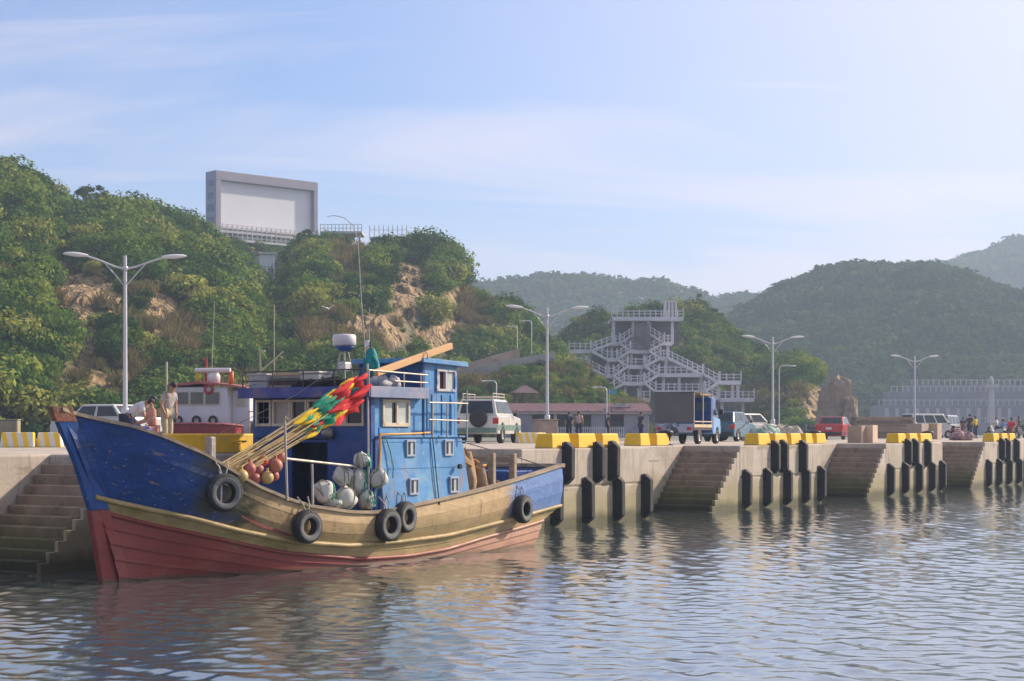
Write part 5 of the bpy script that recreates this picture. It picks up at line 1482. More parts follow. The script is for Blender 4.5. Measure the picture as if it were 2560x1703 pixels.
POSES = {
    'stand': dict(pelvis=(0, 0, .92), waist=(0, 0, 1.06), chest=(.01, 0, 1.28), neck=(.0, 0, 1.46), head=(.03, 0, 1.60), top=(.02, 0, 1.70), sh=(0, .18, 1.40), el=(-.02, .25, 1.12), wr=(.07, .25, .88), hip=(0, .09, .90), kn=(.02, .10, .50), an=(0, .10, .08), toe=(.16, .11, .03)),
    'walk': dict(pelvis=(0, 0, .91), waist=(.01, 0, 1.05), chest=(.03, 0, 1.27), neck=(.03, 0, 1.45), head=(.06, 0, 1.58), top=(.05, 0, 1.68), sh=(.02, .18, 1.39), el=(-.06, .24, 1.13), wr=(.06, .24, .90), hip=(0, .09, .89), kn=(.12, .10, .50), an=(.02, .10, .08), toe=(.18, .11, .03)),
    'bend': dict(pelvis=(-.15, 0, .72), waist=(-.02, 0, .86), chest=(.20, 0, 1.0), neck=(.36, 0, 1.08), head=(.48, 0, 1.12), top=(.56, 0, 1.17), sh=(.30, .18, 1.03), el=(.38, .22, .76), wr=(.48, .14, .54), hip=(-.14, .10, .70), kn=(.14, .14, .45), an=(-.08, .13, .08), toe=(.10, .15, .03)),
    'sit': dict(pelvis=(0, 0, .52), waist=(.02, 0, .66), chest=(.05, 0, .88), neck=(.05, 0, 1.05), head=(.08, 0, 1.18), top=(.07, 0, 1.28), sh=(.04, .18, 1.0), el=(.12, .25, .76), wr=(.34, .18, .68), hip=(.02, .10, .50), kn=(.42, .13, .52), an=(.40, .12, .10), toe=(.56, .13, .05)),
    'lean': dict(pelvis=(-.04, 0, .90), waist=(.0, 0, 1.04), chest=(.08, 0, 1.24), neck=(.13, 0, 1.40), head=(.20, 0, 1.52), top=(.22, 0, 1.62), sh=(.09, .18, 1.34), el=(.04, .28, 1.08), wr=(.10, .22, .86), hip=(-.04, .09, .88), kn=(.02, .10, .50), an=(-.02, .10, .08), toe=(.14, .11, .03)),
}
def person(label, loc, rz, pose, shirt, trousers, group=None, fingers=False, scale=1.0, sleeves=True, zoff=0.0, hair=True):
    q = {k: Vector(v) for k, v in POSES[pose].items()}
    t = thing('person', label, 'person', loc, rz, group)
    t.scale = (scale,) * 3
    mir = lambda v: Vector((v.x, -v.y, v.z))
    V = [q['pelvis'], q['waist'], q['chest'], q['neck'], q['head'], q['top']]
    E_ = [(0, 1), (1, 2), (2, 3), (3, 4), (4, 5)]
    Rr = [(.13, .10), (.125, .095), (.15, .105), .052, (.078, .095), .05]
    def add(p, par, r):
        V.append(p); E_.append((par, len(V) - 1)); Rr.append(r); return len(V) - 1
    for s in (1, -1):
        m_ = (lambda v: v) if s == 1 else mir
        a = add(m_(q['sh']), 2, .062); b = add(m_(q['el']), a, .042); c = add(m_(q['wr']), b, .028)
        d = (m_(q['wr']) - m_(q['el'])).normalized()
        h = add(m_(q['wr']) + d * .08, c, (.036, .022))
        if fingers:
            sdv = d.cross(Vector((0, 1, 0)))
            sdv = sdv.normalized() if sdv.length > .1 else Vector((1, 0, 0))
            for k in range(4):
                f1 = add(m_(q['wr']) + d * .115 + sdv * (.018 * (k - 1.5)), h, .009)
                add(m_(q['wr']) + d * (.15 + .012 * (1.5 - abs(k - 1.3))) + sdv * (.02 * (k - 1.5)) + Vector((0, -s * .012, 0)), f1, .008)
            th_ = add(m_(q['wr']) + d * .05 + sdv * .042, c, .010)
            add(m_(q['wr']) + d * .09 + sdv * .055 + Vector((0, -s * .01, 0)), th_, .009)
        a = add(m_(q['hip']), 0, .088); b = add(m_(q['kn']), a, .058); c = add(m_(q['an']), b, .038); add(m_(q['toe']), c, (.04, .028))
    # nose
    fw = Vector((1, 0, 0)) if pose != 'bend' else Vector((.5, 0, -.85))
    skin_mesh('body', V, E_, Rr, M_SKIN, t)
    g = MB()
    up = (q['top'] - q['neck']).normalized(); hd = q['head']
    g.ball(hd + up * -.005 + fw * .098, (.018, .014, .022), 8, 6)
    g.build('nose', M_SKIN, t)
    g = MB()
    for s in (1, -1):
        g.ball(hd + up * .022 + fw * .086 + Vector((0, s * .032, 0)), .011, 8, 6)
    g.build('eyes', M_HAIR, t)
    g = MB()
    for s in (1, -1):
        g.ball(hd + Vector((0, s * .083, 0)), (.02, .012, .03), 8, 6)
    g.build('ears', M_SKIN, t)
    MB().ball(hd + up * -.042 + fw * .088, (.012, .024, .006), 8, 5).build('mouth', mat('lips', (.28, .09, .07), rough=.5), t)
    if hair:
        MB().ball(hd + up * .045 - fw * .018, (.098, .092, .088), 14, 10, .04, 3).build('hair', M_HAIR, t)
    # clothes
    V2 = [q['pelvis'] + Vector((0, 0, -.02)), q['waist'], q['chest'], q['chest'].lerp(q['neck'], .62)]
    E2 = [(0, 1), (1, 2), (2, 3)]; R2 = [(.155, .125), (.145, .115), (.17, .125), .085]
    for s in (1, -1):
        m_ = (lambda v: v) if s == 1 else mir
        n0 = len(V2)
        V2 += [m_(q['sh']), m_(q['sh'].lerp(q['el'], .75 if sleeves else .25))]
        E2 += [(2, n0), (n0, n0 + 1)]; R2 += [.078, .066]
    skin_mesh('shirt', V2, E2, R2, shirt, t)
    V3 = [q['pelvis']]; E3 = []; R3 = [(.150, .122)]
    for s in (1, -1):
        m_ = (lambda v: v) if s == 1 else mir
        n0 = len(V3)
        V3 += [m_(q['hip']), m_(q['kn']), m_(q['an'].lerp(q['kn'], .12))]
        E3 += [(0, n0), (n0, n0 + 1), (n0 + 1, n0 + 2)]; R3 += [.105, .078, .062]
        c = m_(q['an']).lerp(m_(q['toe']), .45)
        MB().ball((c.x, c.y, max(.045, c.z)), (.14, .05, .045), 10, 6).build('shoe', M_SHOE, t)
    skin_mesh('trousers', V3, E3, R3, trousers, t)
    return t
def cl(n, c):
    return mat('cloth_' + n, c, var=.18, vscale=8, rough=.9, bump=.3, bscale=25)
C_GREY = cl('grey', (.33, .30, .30)); C_KHAKI = cl('khaki', (.36, .31, .21)); C_WHITE = cl('white', (.52, .50, .53)); C_NAVY = cl('navy', (.02, .025, .06)); C_BLUE = cl('blue', (.02, .10, .38)); C_PINK = cl('salmon', (.50, .22, .16))
C_RED = cl('red', (.55, .02, .03)); C_YEL = cl('yellow', (.70, .55, .03)); C_BLACK = cl('black', (.02, .02, .022)); C_BROWN = cl('brown', (.16, .09, .06)); C_CYAN = cl('cyan', (.10, .35, .60)); C_ROSE = cl('rose', (.42, .30, .27))
person('man in a grey shirt and khaki trousers standing on the quay looking down', at(418, 45.0), R(-28), 'lean', C_GREY, C_KHAKI, 'people working by the bow', True, 1.08)
person('man in a white shirt bending forward over blue cloth beside the lamp post', at(332, 44.0), R(-12), 'bend', C_WHITE, C_NAVY, 'people working by the bow', True, 1.12)
person('person in salmon shirt and shorts sitting in front of the standing man', at(384, 42.5), R(-150), 'sit', C_PINK, C_PINK, 'people working by the bow', True, .98, zoff=0)
heap2('blue_tarpaulin', 'blue tarpaulin bundle in front of the bending man', 'tarpaulin', at(345, 42.0), (.35, .3, .62), mat('blue_tarp', (.02, .12, .45), var=.25, vscale=6, rough=.6), 41)
GP = 'people strolling on the quay'
person('person in dark navy clothes walking beside the one in a rose top', at(1423, 103), R(95), 'walk', C_NAVY, C_BLACK, GP)
person('person in a rose top and dark shorts walking beside the one in navy', at(1447, 100), R(85), 'walk', C_ROSE, C_NAVY, GP, sleeves=False)
person('person all in black standing by the small blue sign lamp', at(1520, 110), R(0), 'stand', C_BLACK, C_BLACK, GP)
person('person in dark blue standing just behind the pick-up truck', at(1602, 105), R(30), 'stand', C_NAVY, C_NAVY, GP)
person('person in yellow shirt and dark trousers beside a tall person in black', at(2438, 128), R(-60), 'stand', C_YEL, C_NAVY, GP)
person('tall person in black standing beside the one in yellow', at(2424, 126), R(40), 'stand', C_BLACK, C_NAVY, GP, scale=1.06)
person('person in cyan shirt on a motorbike in the crowd', at(2510, 127), R(200), 'sit', C_CYAN, C_NAVY, GP, zoff=.3, scale=1.12)
person('person in bright red shirt sitting at the edge of the crowd', at(2530, 112), R(230), 'sit', C_RED, C_BROWN, GP, scale=1.1)
person('person in brown jacket behind the one in red', at(2548, 120), R(180), 'stand', C_BROWN, C_BLACK, GP, scale=.92)
person('person in white shirt walking past the pale stone pillar', at(2492, 126), R(150), 'walk', C_WHITE, C_NAVY, GP, scale=.95)
person('person in dark jacket between the silver van and the one in black', at(2408, 132), R(90), 'walk', C_NAVY, C_BLACK, GP, scale=.97)
# motorbikes
def motorbike(px, Y, rz, c, label):
    t = thing('motorbike', label, 'motorbike', at(px, Y), rz, 'motorbikes parked on the quay')
    for x in (-.6, .6):
        o = bpy.data.objects.new('wheel', None); COL.objects.link(o); o.parent = t; o.location = (x, 0, .29)
        MB().torus((0, 0, 0), (0, 1, 0), .24, .055, 20, 8).build('tyre', M_TYR, o)
        MB().lathe([(0, -.03), (.19, -.02), (.19, .02), (0, .03)], (0, 0, 0), 16, 'y').build('rim', M_RIM, o)
    MB().prism([(-.75, .62), (-.55, .45), (-.2, .38), (.15, .30), (.32, .34), (.36, .70), (.44, .98), (.38, 1.0), (.26, .62), (.1, .48), (-.05, .66), (-.6, .74)], -.13, .13).build('fairing', c, t, .04, 2)
    MB().prism([(-.68, .75), (-.1, .69), (.0, .74), (-.1, .79), (-.6, .84)], -.12, .12).build('seat', M_BLK, t, .03)
    MB().tube([(.58, 0, .3), (.46, 0, .72), (.38, 0, 1.0)], .03, 6).build('fork', M_RIM, t)
    MB().tube([(.32, -.32, 1.06), (.40, 0, 1.02), (.32, .32, 1.06)], .02, 6).build('handlebar', M_BLK, t)
    MB().ball((.47, 0, .92), (.06, .09, .07), 10, 6).build('headlight', M_CLR, t)
P_BK = car_paint('black_bike', (.03, .03, .035)); P_MAR = car_paint('maroon_bike', (.16, .03, .04))
for px, Y, rz, c, lb in [(2000, 118, 20, P_BK, 'black motorbike parked between the lamp post and the red car'), (1985, 124, 60, P_SILV, 'silver motorbike parked behind the black one'), (2030, 121, 100, P_BK, 'black motorbike close to the red car'),
                         (2398, 100, 40, P_MAR, 'maroon motorbike parked before the silver van'), (2512, 126, 20, P_BK, 'motorbike under the rider in cyan'), (2475, 118, 70, P_MAR, 'maroon motorbike parked by the pale stone pillar'), (2490, 115, 130, P_SILV, 'silver motorbike parked near the bollard'), (2552, 118, 45, P_BK, 'black motorbike at the outer end of the crowd')]:
    motorbike(px, Y, R(rz), c, lb)
# ------------------------------------------------------------------ white workboat in the inner basin
wb_ = thing('white_workboat', 'white workboat with red trim and railings afloat behind the yellow kerb', 'boat', at(520, 68, 0), R(195))
M_WP = mat('white_boat_paint', (.56, .55, .57), var=.08, vscale=2, rough=.5, bump=.15, layers=[((.40, .32, .26), 3, .62, .8, (3, 3, .5))])
M_RP = mat('red_boat_paint', (.24, .02, .025), var=.2, vscale=3, rough=.5)
MB().loft([[(x, -b_, .0), (x, -b_ * 1.05, 1.2 + .05 * abs(x)), (x, -b_, 2.15 + .03 * x), (x, b_, 2.15 + .03 * x), (x, b_ * 1.05, 1.2), (x, b_, 0)] for x, b_ in ((-4, 1.3), (-2, 1.6), (1, 1.65), (3, 1.35), (4.6, .7), (5.4, .08))], smooth=False).build('hull', M_RP, wb_)
# wheelhouse, its front to the camera
wh = lambda nm, m, *q: [MB().box(*a).build(nm, m, wb_, .02) for a in q]
wbz = lambda py: hz(py, 68)
wb_.rotation_euler = (0, 0, R(-12))
hwid = 1.18
wh('house', M_WP, (-hwid, hwid, -.9, 1.2, 1.9, 4.28))
wh('house_wing', M_WP, (hwid + .004, hwid + .75, -.4, 1.1, 1.9, 4.15))
rf2 = MB(); rf2.prism([(-hwid - .12, 4.285), (0, 4.40), (hwid + .12, 4.30), (hwid + .85, 4.2), (hwid + .85, 4.26), (hwid + .12, 4.38), (0, 4.52), (-hwid - .12, 4.39)], -1.05, 1.3)
rf2.build('roof', mat('pink_red_trim', (.36, .10, .09), var=.2, rough=.6), wb_, .01)
for x0, x1 in ((-.92, -.45), (-.36, .18), (.28, .85)):
    f_ = MB().box(x0 - .05, x1 + .05, -.93, -.905, 3.55, 4.12).build('window', M_CREAM, wb_, .01)
    MB().box(x0, x1, -.945, -.932, 3.6, 4.07).build('pane', mat('wheelhouse_pane', (.12, .11, .10), rough=.15), f_)
f_ = MB().box(hwid + .2, hwid + .6, -.43, -.405, 3.5, 4.0).build('window', M_CREAM, wb_, .01); MB().box(hwid + .25, hwid + .55, -.445, -.432, 3.55, 3.95).build('pane', mat('pale_pane2', (.4, .38, .3), rough=.3), f_)
for x in (-.88, -.1, .6):
    MB().torus((x, -.97, 2.95), (0, 1, 0), .15, .05, 18, 8).build('small_tyre', M_TYRE, wb_)
MB().torus((.42, -.98, 4.2), (0, 1, 0), .16, .05, 18, 8).build('lifebuoy', mat('lifebuoy_red', (.36, .02, .03), rough=.5), wb_)
rows = []
for k in range(9):
    a = math.pi * (k / 8); x = -1.9 * math.cos(a); y = -1.0 - 1.2 * math.sin(a)
    rows.append([Vector((x, y, 1.9)), Vector((x, y, 2.72 + .1 * math.sin(a)))])
MB().loft(rows, smooth=False).build('bulwark', M_RP, wb_)
MB().tube([r_[1] for r_ in rows], .05, 6).build('bulwark_rail', mat('pink_red_trim', (.36, .1, .09)), wb_)
b = MB(); b.lathe([(0, 0), (.24, 0), (.26, .3), (.2, .42), (0, .45)], (.25, 0, 4.45), 14); b.build('radar_mount', M_WHITE, wb_)
MB().tube([(-.5, -.1, 4.98), (1.0, -.1, 4.98)], .09, 8).build('radar_bar', M_WHITE, wb_)
MB().tube([(-.12, .1, 4.4), (-.12, .1, 5.5)], [.07, .05], 8).build('red_mast', mat('red_white_mast', (.30, .03, .03), rough=.5), wb_)
MB().tube([(.1, .1, 4.4), (.24, .1, 7.8)], [.02, .012], 6).build('aerial', M_PIPE, wb_)
for x, c in ((-.42, (.62, .42, .03)), (1.0, (.55, .12, .02))):
    MB().lathe([(0, 0), (.1, 0), (.1, .5), (0, .52)], (x, 0, 4.42), 10).build('signal_drum', mat('drum_%d' % int(c[1] * 100), c, rough=.5), wb_)
b = MB(); b.tube([(1.6, 0, 4.3), (2.35, 0, 5.0), (3.2, 0, 5.7)], .03, 6); b.tube([(2.2, .1, 4.2), (2.2, .1, 5.75), (2.4, .1, 5.75)], .04, 6); b.tube([(2.75, .2, 1.9), (2.75, .2, 7.6)], .02, 6)
b.build('derrick', mat('cream_derrick', (.48, .42, .30), rough=.6), wb_)
b = MB()
for z in (2.9, 3.3):
    b.tube([(1.95, -.6, z), (2.9, -.6, z)], .025, 6)
for x in (2.0, 2.4, 2.85):
    b.tube([(x, -.6, 2.0), (x, -.6, 3.35)], .03, 6)
b.tube([(-1.35, -1.0, 2.6), (-1.35, -1.0, 5.3)], .04, 6)
b.build('railing', M_CREAM, wb_)
MB().box(2.0, 3.0, -.3, .6, 1.9, 3.0).build('deck_gear', mat('cream_gear', (.40, .36, .28), var=.4, vscale=5, rough=.7), wb_, .05)
# ================================================================== BUILDINGS AND STRUCTURES BEHIND
def local(px0, Y0):
    """frame facing the camera at depth Y0: lx(px), lz(py) in metres"""
    return (lambda px: (px - px0) / F * Y0), (lambda py: hz(py, Y0))
M_PALE = mat('pale_concrete', (.46, .45, .45), var=.12, vscale=.4, rough=.8, bump=.2, bscale=3, layers=[((.36, .33, .31), .5, .55, .8, (1, 1, .2))])
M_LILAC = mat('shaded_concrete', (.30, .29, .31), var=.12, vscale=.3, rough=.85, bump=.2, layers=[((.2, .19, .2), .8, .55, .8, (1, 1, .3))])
# ------------------------------------------------------------------ big screen on the hill
A_ = Vector(((540 - 1280) / F * 280, 280, 0)); B_ = Vector(((795 - 1280) / F * 294, 294, 0))
ux = (B_ - A_).normalized(); LN = (B_ - A_).length
sc_ = thing('screen_building', 'big grey framed building with a blank white screen wall on the hill top', 'building', (A_.x, A_.y, hz(566, 280)), math.atan2(ux.y, ux.x))
M_FRAME = mat('screen_frame_grey', (.25, .235, .285), var=.06, vscale=.3, rough=.7, bump=.05)
M_SCR = mat('white_screen', (.66, .65, .66), var=.03, vscale=.2, rough=.7, bump=0)
Hs = hz(425, 280) - hz(566, 280)
MB().box(0, LN, .0, 3.2, Hs - 1.55, Hs).build('top_beam', M_FRAME, sc_, .05)
MB().box(0.0, 1.0, .0, 3.2, -3, Hs - 1.56).build('left_pier', M_FRAME, sc_, .05)
MB().box(LN - .85, LN, .0, 3.2, -3, Hs - 1.56).build('right_pier', M_FRAME, sc_, .05)
MB().box(1.0, LN - .85, .9, 3.0, -2, Hs - 1.56).build('screen', M_SCR, sc_, .02)
MB().box(1.0, LN - .86, .0, .88, -.2, .25).build('stage', M_PALE, sc_, .03)
M_SGL = mat('blue_glass_band', (.06, .10, .20), var=.15, rough=.25, bump=0)
M_SIDE = mat('blue_grey_side', (.20, .26, .36), rough=.6, bump=.05)
MB().box(-.03, -.004, .05, 3.15, -2.5, Hs - .05).build('side_cladding', M_SIDE, sc_)
for k in range(4):
    for y in (.75, 1.75):
        MB().box(-.07, -.034, y, y + .75, Hs - 2.6 - k * 2.05, Hs - 1.5 - k * 2.05).build('side_window', M_SGL, sc_)
b = MB()
for z in (-.2, -1.5):
    b.box(-.4, LN - .3, -2.0, -.01, z - 1.0, z - .6)
b.build('balcony_slab', M_PALE, sc_, .03)
b = MB()
for z0 in (-.8, -2.1):
    b.bar((0, -1.95, z0 + 1.0), (LN - .4, -1.95, z0 + 1.0), .10, .12); b.bar((0, -1.95, z0 + .35), (LN - .4, -1.95, z0 + .35), .06, .08)
    for x in np.linspace(0, LN - .4, 22):
        b.box(x - .07, x + .07, -2.02, -1.88, z0, z0 + 1.1)
b.build('balcony_railing', M_PALE, sc_)
# stair and white gable house below the screen
hs = thing('gable_house', 'small white gabled shelter among the shrubs below the screen', 'building', at(668, 226, hz(672, 226)), R(20))
wd = 1.05
MB().prism([(-wd, -4), (-wd, 1.9), (0.2, 2.1), (wd, 1.95), (wd, -4)], 0, 3).build('wall', M_SCR, hs, .03)
MB().taper([(-wd - .15, -.3, 1.92), (wd + .15, -.3, 1.97), (wd + .15, 3.2, 1.97), (-wd - .15, 3.2, 1.92)], [(-wd - .15, -.3, 2.12), (wd + .15, -.3, 2.17), (wd + .15, 3.2, 2.17), (-wd - .15, 3.2, 2.12)]).build('roof', M_PALE, hs, .02)
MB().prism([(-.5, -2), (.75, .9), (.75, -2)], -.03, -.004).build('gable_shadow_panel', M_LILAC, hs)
st = thing('hill_stair', 'white stair with railing climbing to the screen platform', 'stair', at(745, 270, hz(622, 270)), R(10))
b = MB(); b.bar((0, 0, 0), (3.2, .8, 2.0), 1.2, .3); b.build('flight', M_PALE, st)
b = MB(); b.bar((0, -.6, 1.1), (3.2, .2, 3.1), .1, .1)
for k in range(7):
    p = Vector((0, -.6, .1)).lerp(Vector((3.2, .2, 2.1)), k / 6); b.box(p.x - .06, p.x + .06, p.y - .06, p.y + .06, p.z, p.z + 1.1)
b.build('railing', M_PALE, st)
lk = thing('lookout_deck', 'white railed lookout deck on top of the cliff knoll', 'lookout', at(800, 238, hz(584, 238)), 0)
Lx, Lz = local(800, 238)
w2 = Lx(1018)
MB().box(0, Lx(905), 0, 5, 0, .35).build('slab', M_PALE, lk, .03); MB().box(Lx(925), w2, -.5, 4, -.9, -.55).build('lower_slab', M_PALE, lk, .03)
b = MB()
for x in np.linspace(.05, Lx(905) - .05, 12): b.box(x - .05, x + .05, .02, .12, .35, 1.35)
for z in (.75, 1.3): b.bar((0, .07, z), (Lx(905), .07, z), .06, .07)
for x in np.linspace(Lx(925), w2 - .05, 9): b.box(x - .05, x + .05, -.45, -.35, -.55, 1.1)
b.bar((Lx(925), -.4, .45), (w2, -.4, .45), .06, .06)
b.build('railing', M_PALE, lk)
b = MB()
for x in (Lx(935), Lx(985), Lx(995), Lx(1005)): b.box(x - .12, x + .12, -.2, .2, -4.5, -.9)
for x in (Lx(806), Lx(850), Lx(898)): b.box(x - .15, x + .15, .3, .6, -4.5, 0)
b.build('support_pier', M_PALE, lk)
# ------------------------------------------------------------------ ramp road and retaining wall
rp_ = bpy.data.objects.new('ramp_road', None); COL.objects.link(rp_); rp_.location = at(1260, 188, 0); tag(rp_, kind='structure')
Lx, Lz = local(1260, 188)
MB().prism([(Lx(1120), Lz(962)), (Lx(1120), Lz(932)), (Lx(1250), Lz(903)), (Lx(1340), Lz(888)), (Lx(1386), Lz(881)), (Lx(1386), Lz(895)), (Lx(1330), Lz(915)), (Lx(1250), Lz(930))], 0, .35).build('parapet', mat('ramp_grey', (.36, .33, .29), var=.15, vscale=.6, rough=.9, layers=[((.26, .23, .2), .7, .5, .7)]), rp_, .03)
MB().prism([(Lx(1120), Lz(963)), (Lx(1120), Lz(936)), (Lx(1250), Lz(908)), (Lx(1386), Lz(887)), (Lx(1386), Lz(900)), (Lx(1250), Lz(940))], .36, 6).build('roadway', M_TOP, rp_)
MB().prism([(Lx(1120), Lz(950)), (Lx(1120), Lz(920)), (Lx(1180), Lz(898)), (Lx(1240), Lz(880)), (Lx(1298), Lz(864)), (Lx(1300), Lz(895)), (Lx(1240), Lz(915))], 6.1, 6.7).build('retaining_wall', mat('brown_retaining', (.33, .24, .18), var=.25, vscale=.5, rough=.95, bump=.4, layers=[((.24, .17, .12), .8, .5, .7)]), rp_, .03)
small_lamp(1293, 196, 815, 'thin street lamp on the ramp road beside the retaining wall', -1, hz(890, 196))
small_lamp(1329, 198, 802, 'thin street lamp on the ramp road farther up the bend', -1, hz(885, 198))
# ------------------------------------------------------------------ low harbour building
lb_ = thing('harbour_building', 'low grey harbour building with maroon roof and open bays below the terrace', 'building', at(1440, 150, QZ), 0)
Lx, Lz = local(1440, 150); zq = lambda py: Lz(py) - QZ
M_GW = mat('grey_render', (.26, .25, .28), var=.12, vscale=.5, rough=.85, layers=[((.20, .19, .24), .6, .5, .7)])
M_MAR = mat('maroon_roof', (.20, .10, .11), var=.15, vscale=.8, rough=.8, bump=.3)
x0, x1 = Lx(1245), Lx(1622)
MB().box(x0, x1, 2.5, 8, 0, zq(1036)).build('back_wall', M_GW, lb_)
bays = [(1245, 1330), (1385, 1392), (1425, 1434), (1478, 1512), (1560, 1622)]
for a, c in bays:
    MB().box(Lx(a), Lx(c), 0, 2.48, 0, zq(1036)).build('pier', M_GW if c - a > 20 else M_PALE, lb_, .02)
for a, c in ((1330, 1385), (1392, 1425), (1434, 1478), (1512, 1560)):
    MB().box(Lx(a), Lx(c), 2.2, 2.49, .1, zq(1040)).build('window', mat('dark_bay', (.07, .07, .10), rough=.4), lb_)
    MB().box(Lx(a), Lx(c), .1, .3, .05, .5).build('low_wall', M_GW, lb_)
MB().box(x0 - .2, x1 + .2, -.3, 8, zq(1036) + .004, zq(1029)).build('eave', mat('pink_eave', (.42, .34, .33), rough=.8), lb_, .02)
MB().taper([(x0 - .3, -.5, zq(1029) + .004), (x1 + .3, -.5, zq(1029) + .004), (x1 + .3, 9, zq(1029) + .004), (x0 - .3, 9, zq(1029) + .004)], [(x0 + .2, 1.0, zq(1008)), (x1 - .2, 1.0, zq(1008)), (x1 - .2, 7, zq(1008)), (x0 + .2, 7, zq(1008))]).build('roof', M_MAR, lb_, .02)
for a in range(1262, 1620, 30):
    MB().box(Lx(a), Lx(a) + .12, -.36, -.30, zq(1029) + .02, zq(1022)).build('roof_bracket', M_PALE, lb_)
MB().box(Lx(1530), Lx(1578), .2, .4, zq(1018), zq(1008)).build('roof_sign', mat('sign_pale', (.42, .33, .33), var=.5, vscale=3, rough=.7), lb_)
fe = thing('picket_fence', 'low white picket fence in front of the maroon-roofed building', 'fence', at(1440, 142, QZ), 0)
Lx, Lz = local(1440, 142)
b = MB()
for x in np.arange(Lx(1378), Lx(1560), .19): b.box(x, x + .09, -.02, .02, 0, .95)
b.build('pickets', M_PALE, fe)
b = MB()
for z in (.25, .8): b.bar((Lx(1378), .04, z), (Lx(1560), .04, z), .04, .06)
b.build('rails', M_PALE, fe)
t = thing('sign_board', 'small blue and green sign on a pole before the terraces', 'sign', at(1524, 144, hz(985, 144)), 0)
MB().box(0, .30, 0, .05, 0, .35).build('blue_panel', mat('sign_blue', (.05, .22, .62), rough=.4), t); MB().box(.304, .62, 0, .05, 0, .33).build('green_panel', mat('sign_green', (.03, .30, .16), rough=.4), t); MB().box(-.05, 0, 0, .05, -4, .5).build('pole', M_GALV, t)
# gazebo
gz = thing('gazebo', 'small brown gazebo with hipped roof above the harbour building', 'gazebo', at(1314, 158, hz(1016, 158)), R(10))
M_GB = mat('gazebo_brown', (.16, .095, .07), var=.2, vscale=2, rough=.85)
for sx in (-.85, 0, .85):
    for sy in (0, 1.6):
        MB().box(sx - .09, sx + .09, sy - .09, sy + .09, 0, 1.25).build('post', M_GB, gz)
MB().box(-1.0, 1.0, -.15, 1.75, -.6, .18).build('base', mat('gazebo_base', (.22, .15, .12)), gz, .02)
MB().taper([(-1.25, -.4, 1.255), (1.25, -.4, 1.255), (1.25, 2.0, 1.255), (-1.25, 2.0, 1.255)], [(-.2, .7, 2.0), (.2, .7, 2.0), (.2, .9, 2.0), (-.2, .9, 2.0)]).build('roof', mat('gazebo_roof', (.15, .10, .10), rough=.8), gz)
MB().box(-.14, .14, .66, .94, 2.0, 2.2).build('finial', M_GB, gz)
# ------------------------------------------------------------------ stair terraces
TY = 225
tw = thing('stair_terraces', 'white zigzag stair terraces with many railings climbing the hill to a platform', 'stairway', at(1650, TY, 0), 0)
Lx, Lz = local(1650, TY)
M_TW = mat('terrace_white', (.56, .54, .57), var=.12, vscale=.5, rough=.75, bump=.15, layers=[((.27, .26, .27), .7, .55, .8)])
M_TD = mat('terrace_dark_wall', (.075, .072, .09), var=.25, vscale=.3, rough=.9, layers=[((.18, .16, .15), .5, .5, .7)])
def depth(py):                    # the terraces step back as they climb
    return np.interp(py, [770, 845, 867, 908, 930, 953, 975, 995], [10.5, 9, 7.6, 5.8, 4.4, 3.0, 1.5, 0])
walks = [[(1541, 779), (1728, 779)], [(1428, 867), (1484, 867)], [(1484, 867), (1540, 846)], [(1540, 846), (1560, 846)], [(1560, 846), (1597, 822)], [(1560, 846), (1588, 867)], [(1586, 867), (1634, 867)],
         [(1634, 867), (1676, 845)], [(1676, 845), (1696, 845)], [(1676, 845), (1640, 822)], [(1484, 867), (1526, 889)], [(1526, 889), (1550, 889)], [(1550, 889), (1577, 908)], [(1577, 908), (1618, 908)], [(1586, 867), (1550, 889)],
         [(1634, 867), (1663, 886)], [(1663, 886), (1679, 886)], [(1679, 886), (1768, 930)], [(1663, 886), (1620, 908)], [(1443, 903), (1470, 908)], [(1470, 908), (1519, 933)], [(1519, 933), (1538, 933)], [(1538, 933), (1565, 953)],
         [(1565, 953), (1615, 953)], [(1577, 908), (1540, 933)], [(1618, 908), (1655, 930)], [(1655, 930), (1768, 930)], [(1768, 930), (1806, 950)], [(1806, 950), (1861, 950)], [(1655, 930), (1615, 953)], [(1565, 953), (1537, 968)],
         [(1615, 953), (1643, 975)], [(1643, 975), (1765, 975)], [(1765, 975), (1806, 950)], [(1765, 975), (1800, 995)], [(1800, 995), (1886, 995)], [(1537, 968), (1500, 990)], [(1500, 990), (1440, 992)], [(1595, 995), (1625, 995)]]
for i, seg in enumerate(walks):
    (ax_, ay_), (bx_, by_) = seg
    flat = ay_ == by_
    d = (depth(ay_) + depth(by_)) / 2 + .013 * (i % 7)
    a = Vector((Lx(ax_), d, Lz(ay_))); c = Vector((Lx(bx_), d, Lz(by_)))
    if ax_ > bx_: a, c = c, a
    th = .55 if flat else .42
    dep = 2.3 if flat else 1.7
    MB().prism([(a.x, a.z - th), (c.x, c.z - th), (c.x, c.z), (a.x, a.z)], d, d + dep).build('landing' if flat else 'flight', M_TW, tw, .03)
    b = MB()
    ln = (c - a).length
    b.bar(a + Vector((0, .08, .82)), c + Vector((0, .08, .82)), .10, .12); b.bar(a + Vector((0, .08, .42)), c + Vector((0, .08, .42)), .07, .09)
    n = max(2, int(ln / .75))
    for k in range(n + 1):
        p = a.lerp(c, k / n)
        tall = k in (0, n)
        b.box(p.x - .07, p.x + .07, d + .02, d + .16, p.z - .02, p.z + (1.28 if tall else 1.0))
    b.build('railing', M_TW, tw)
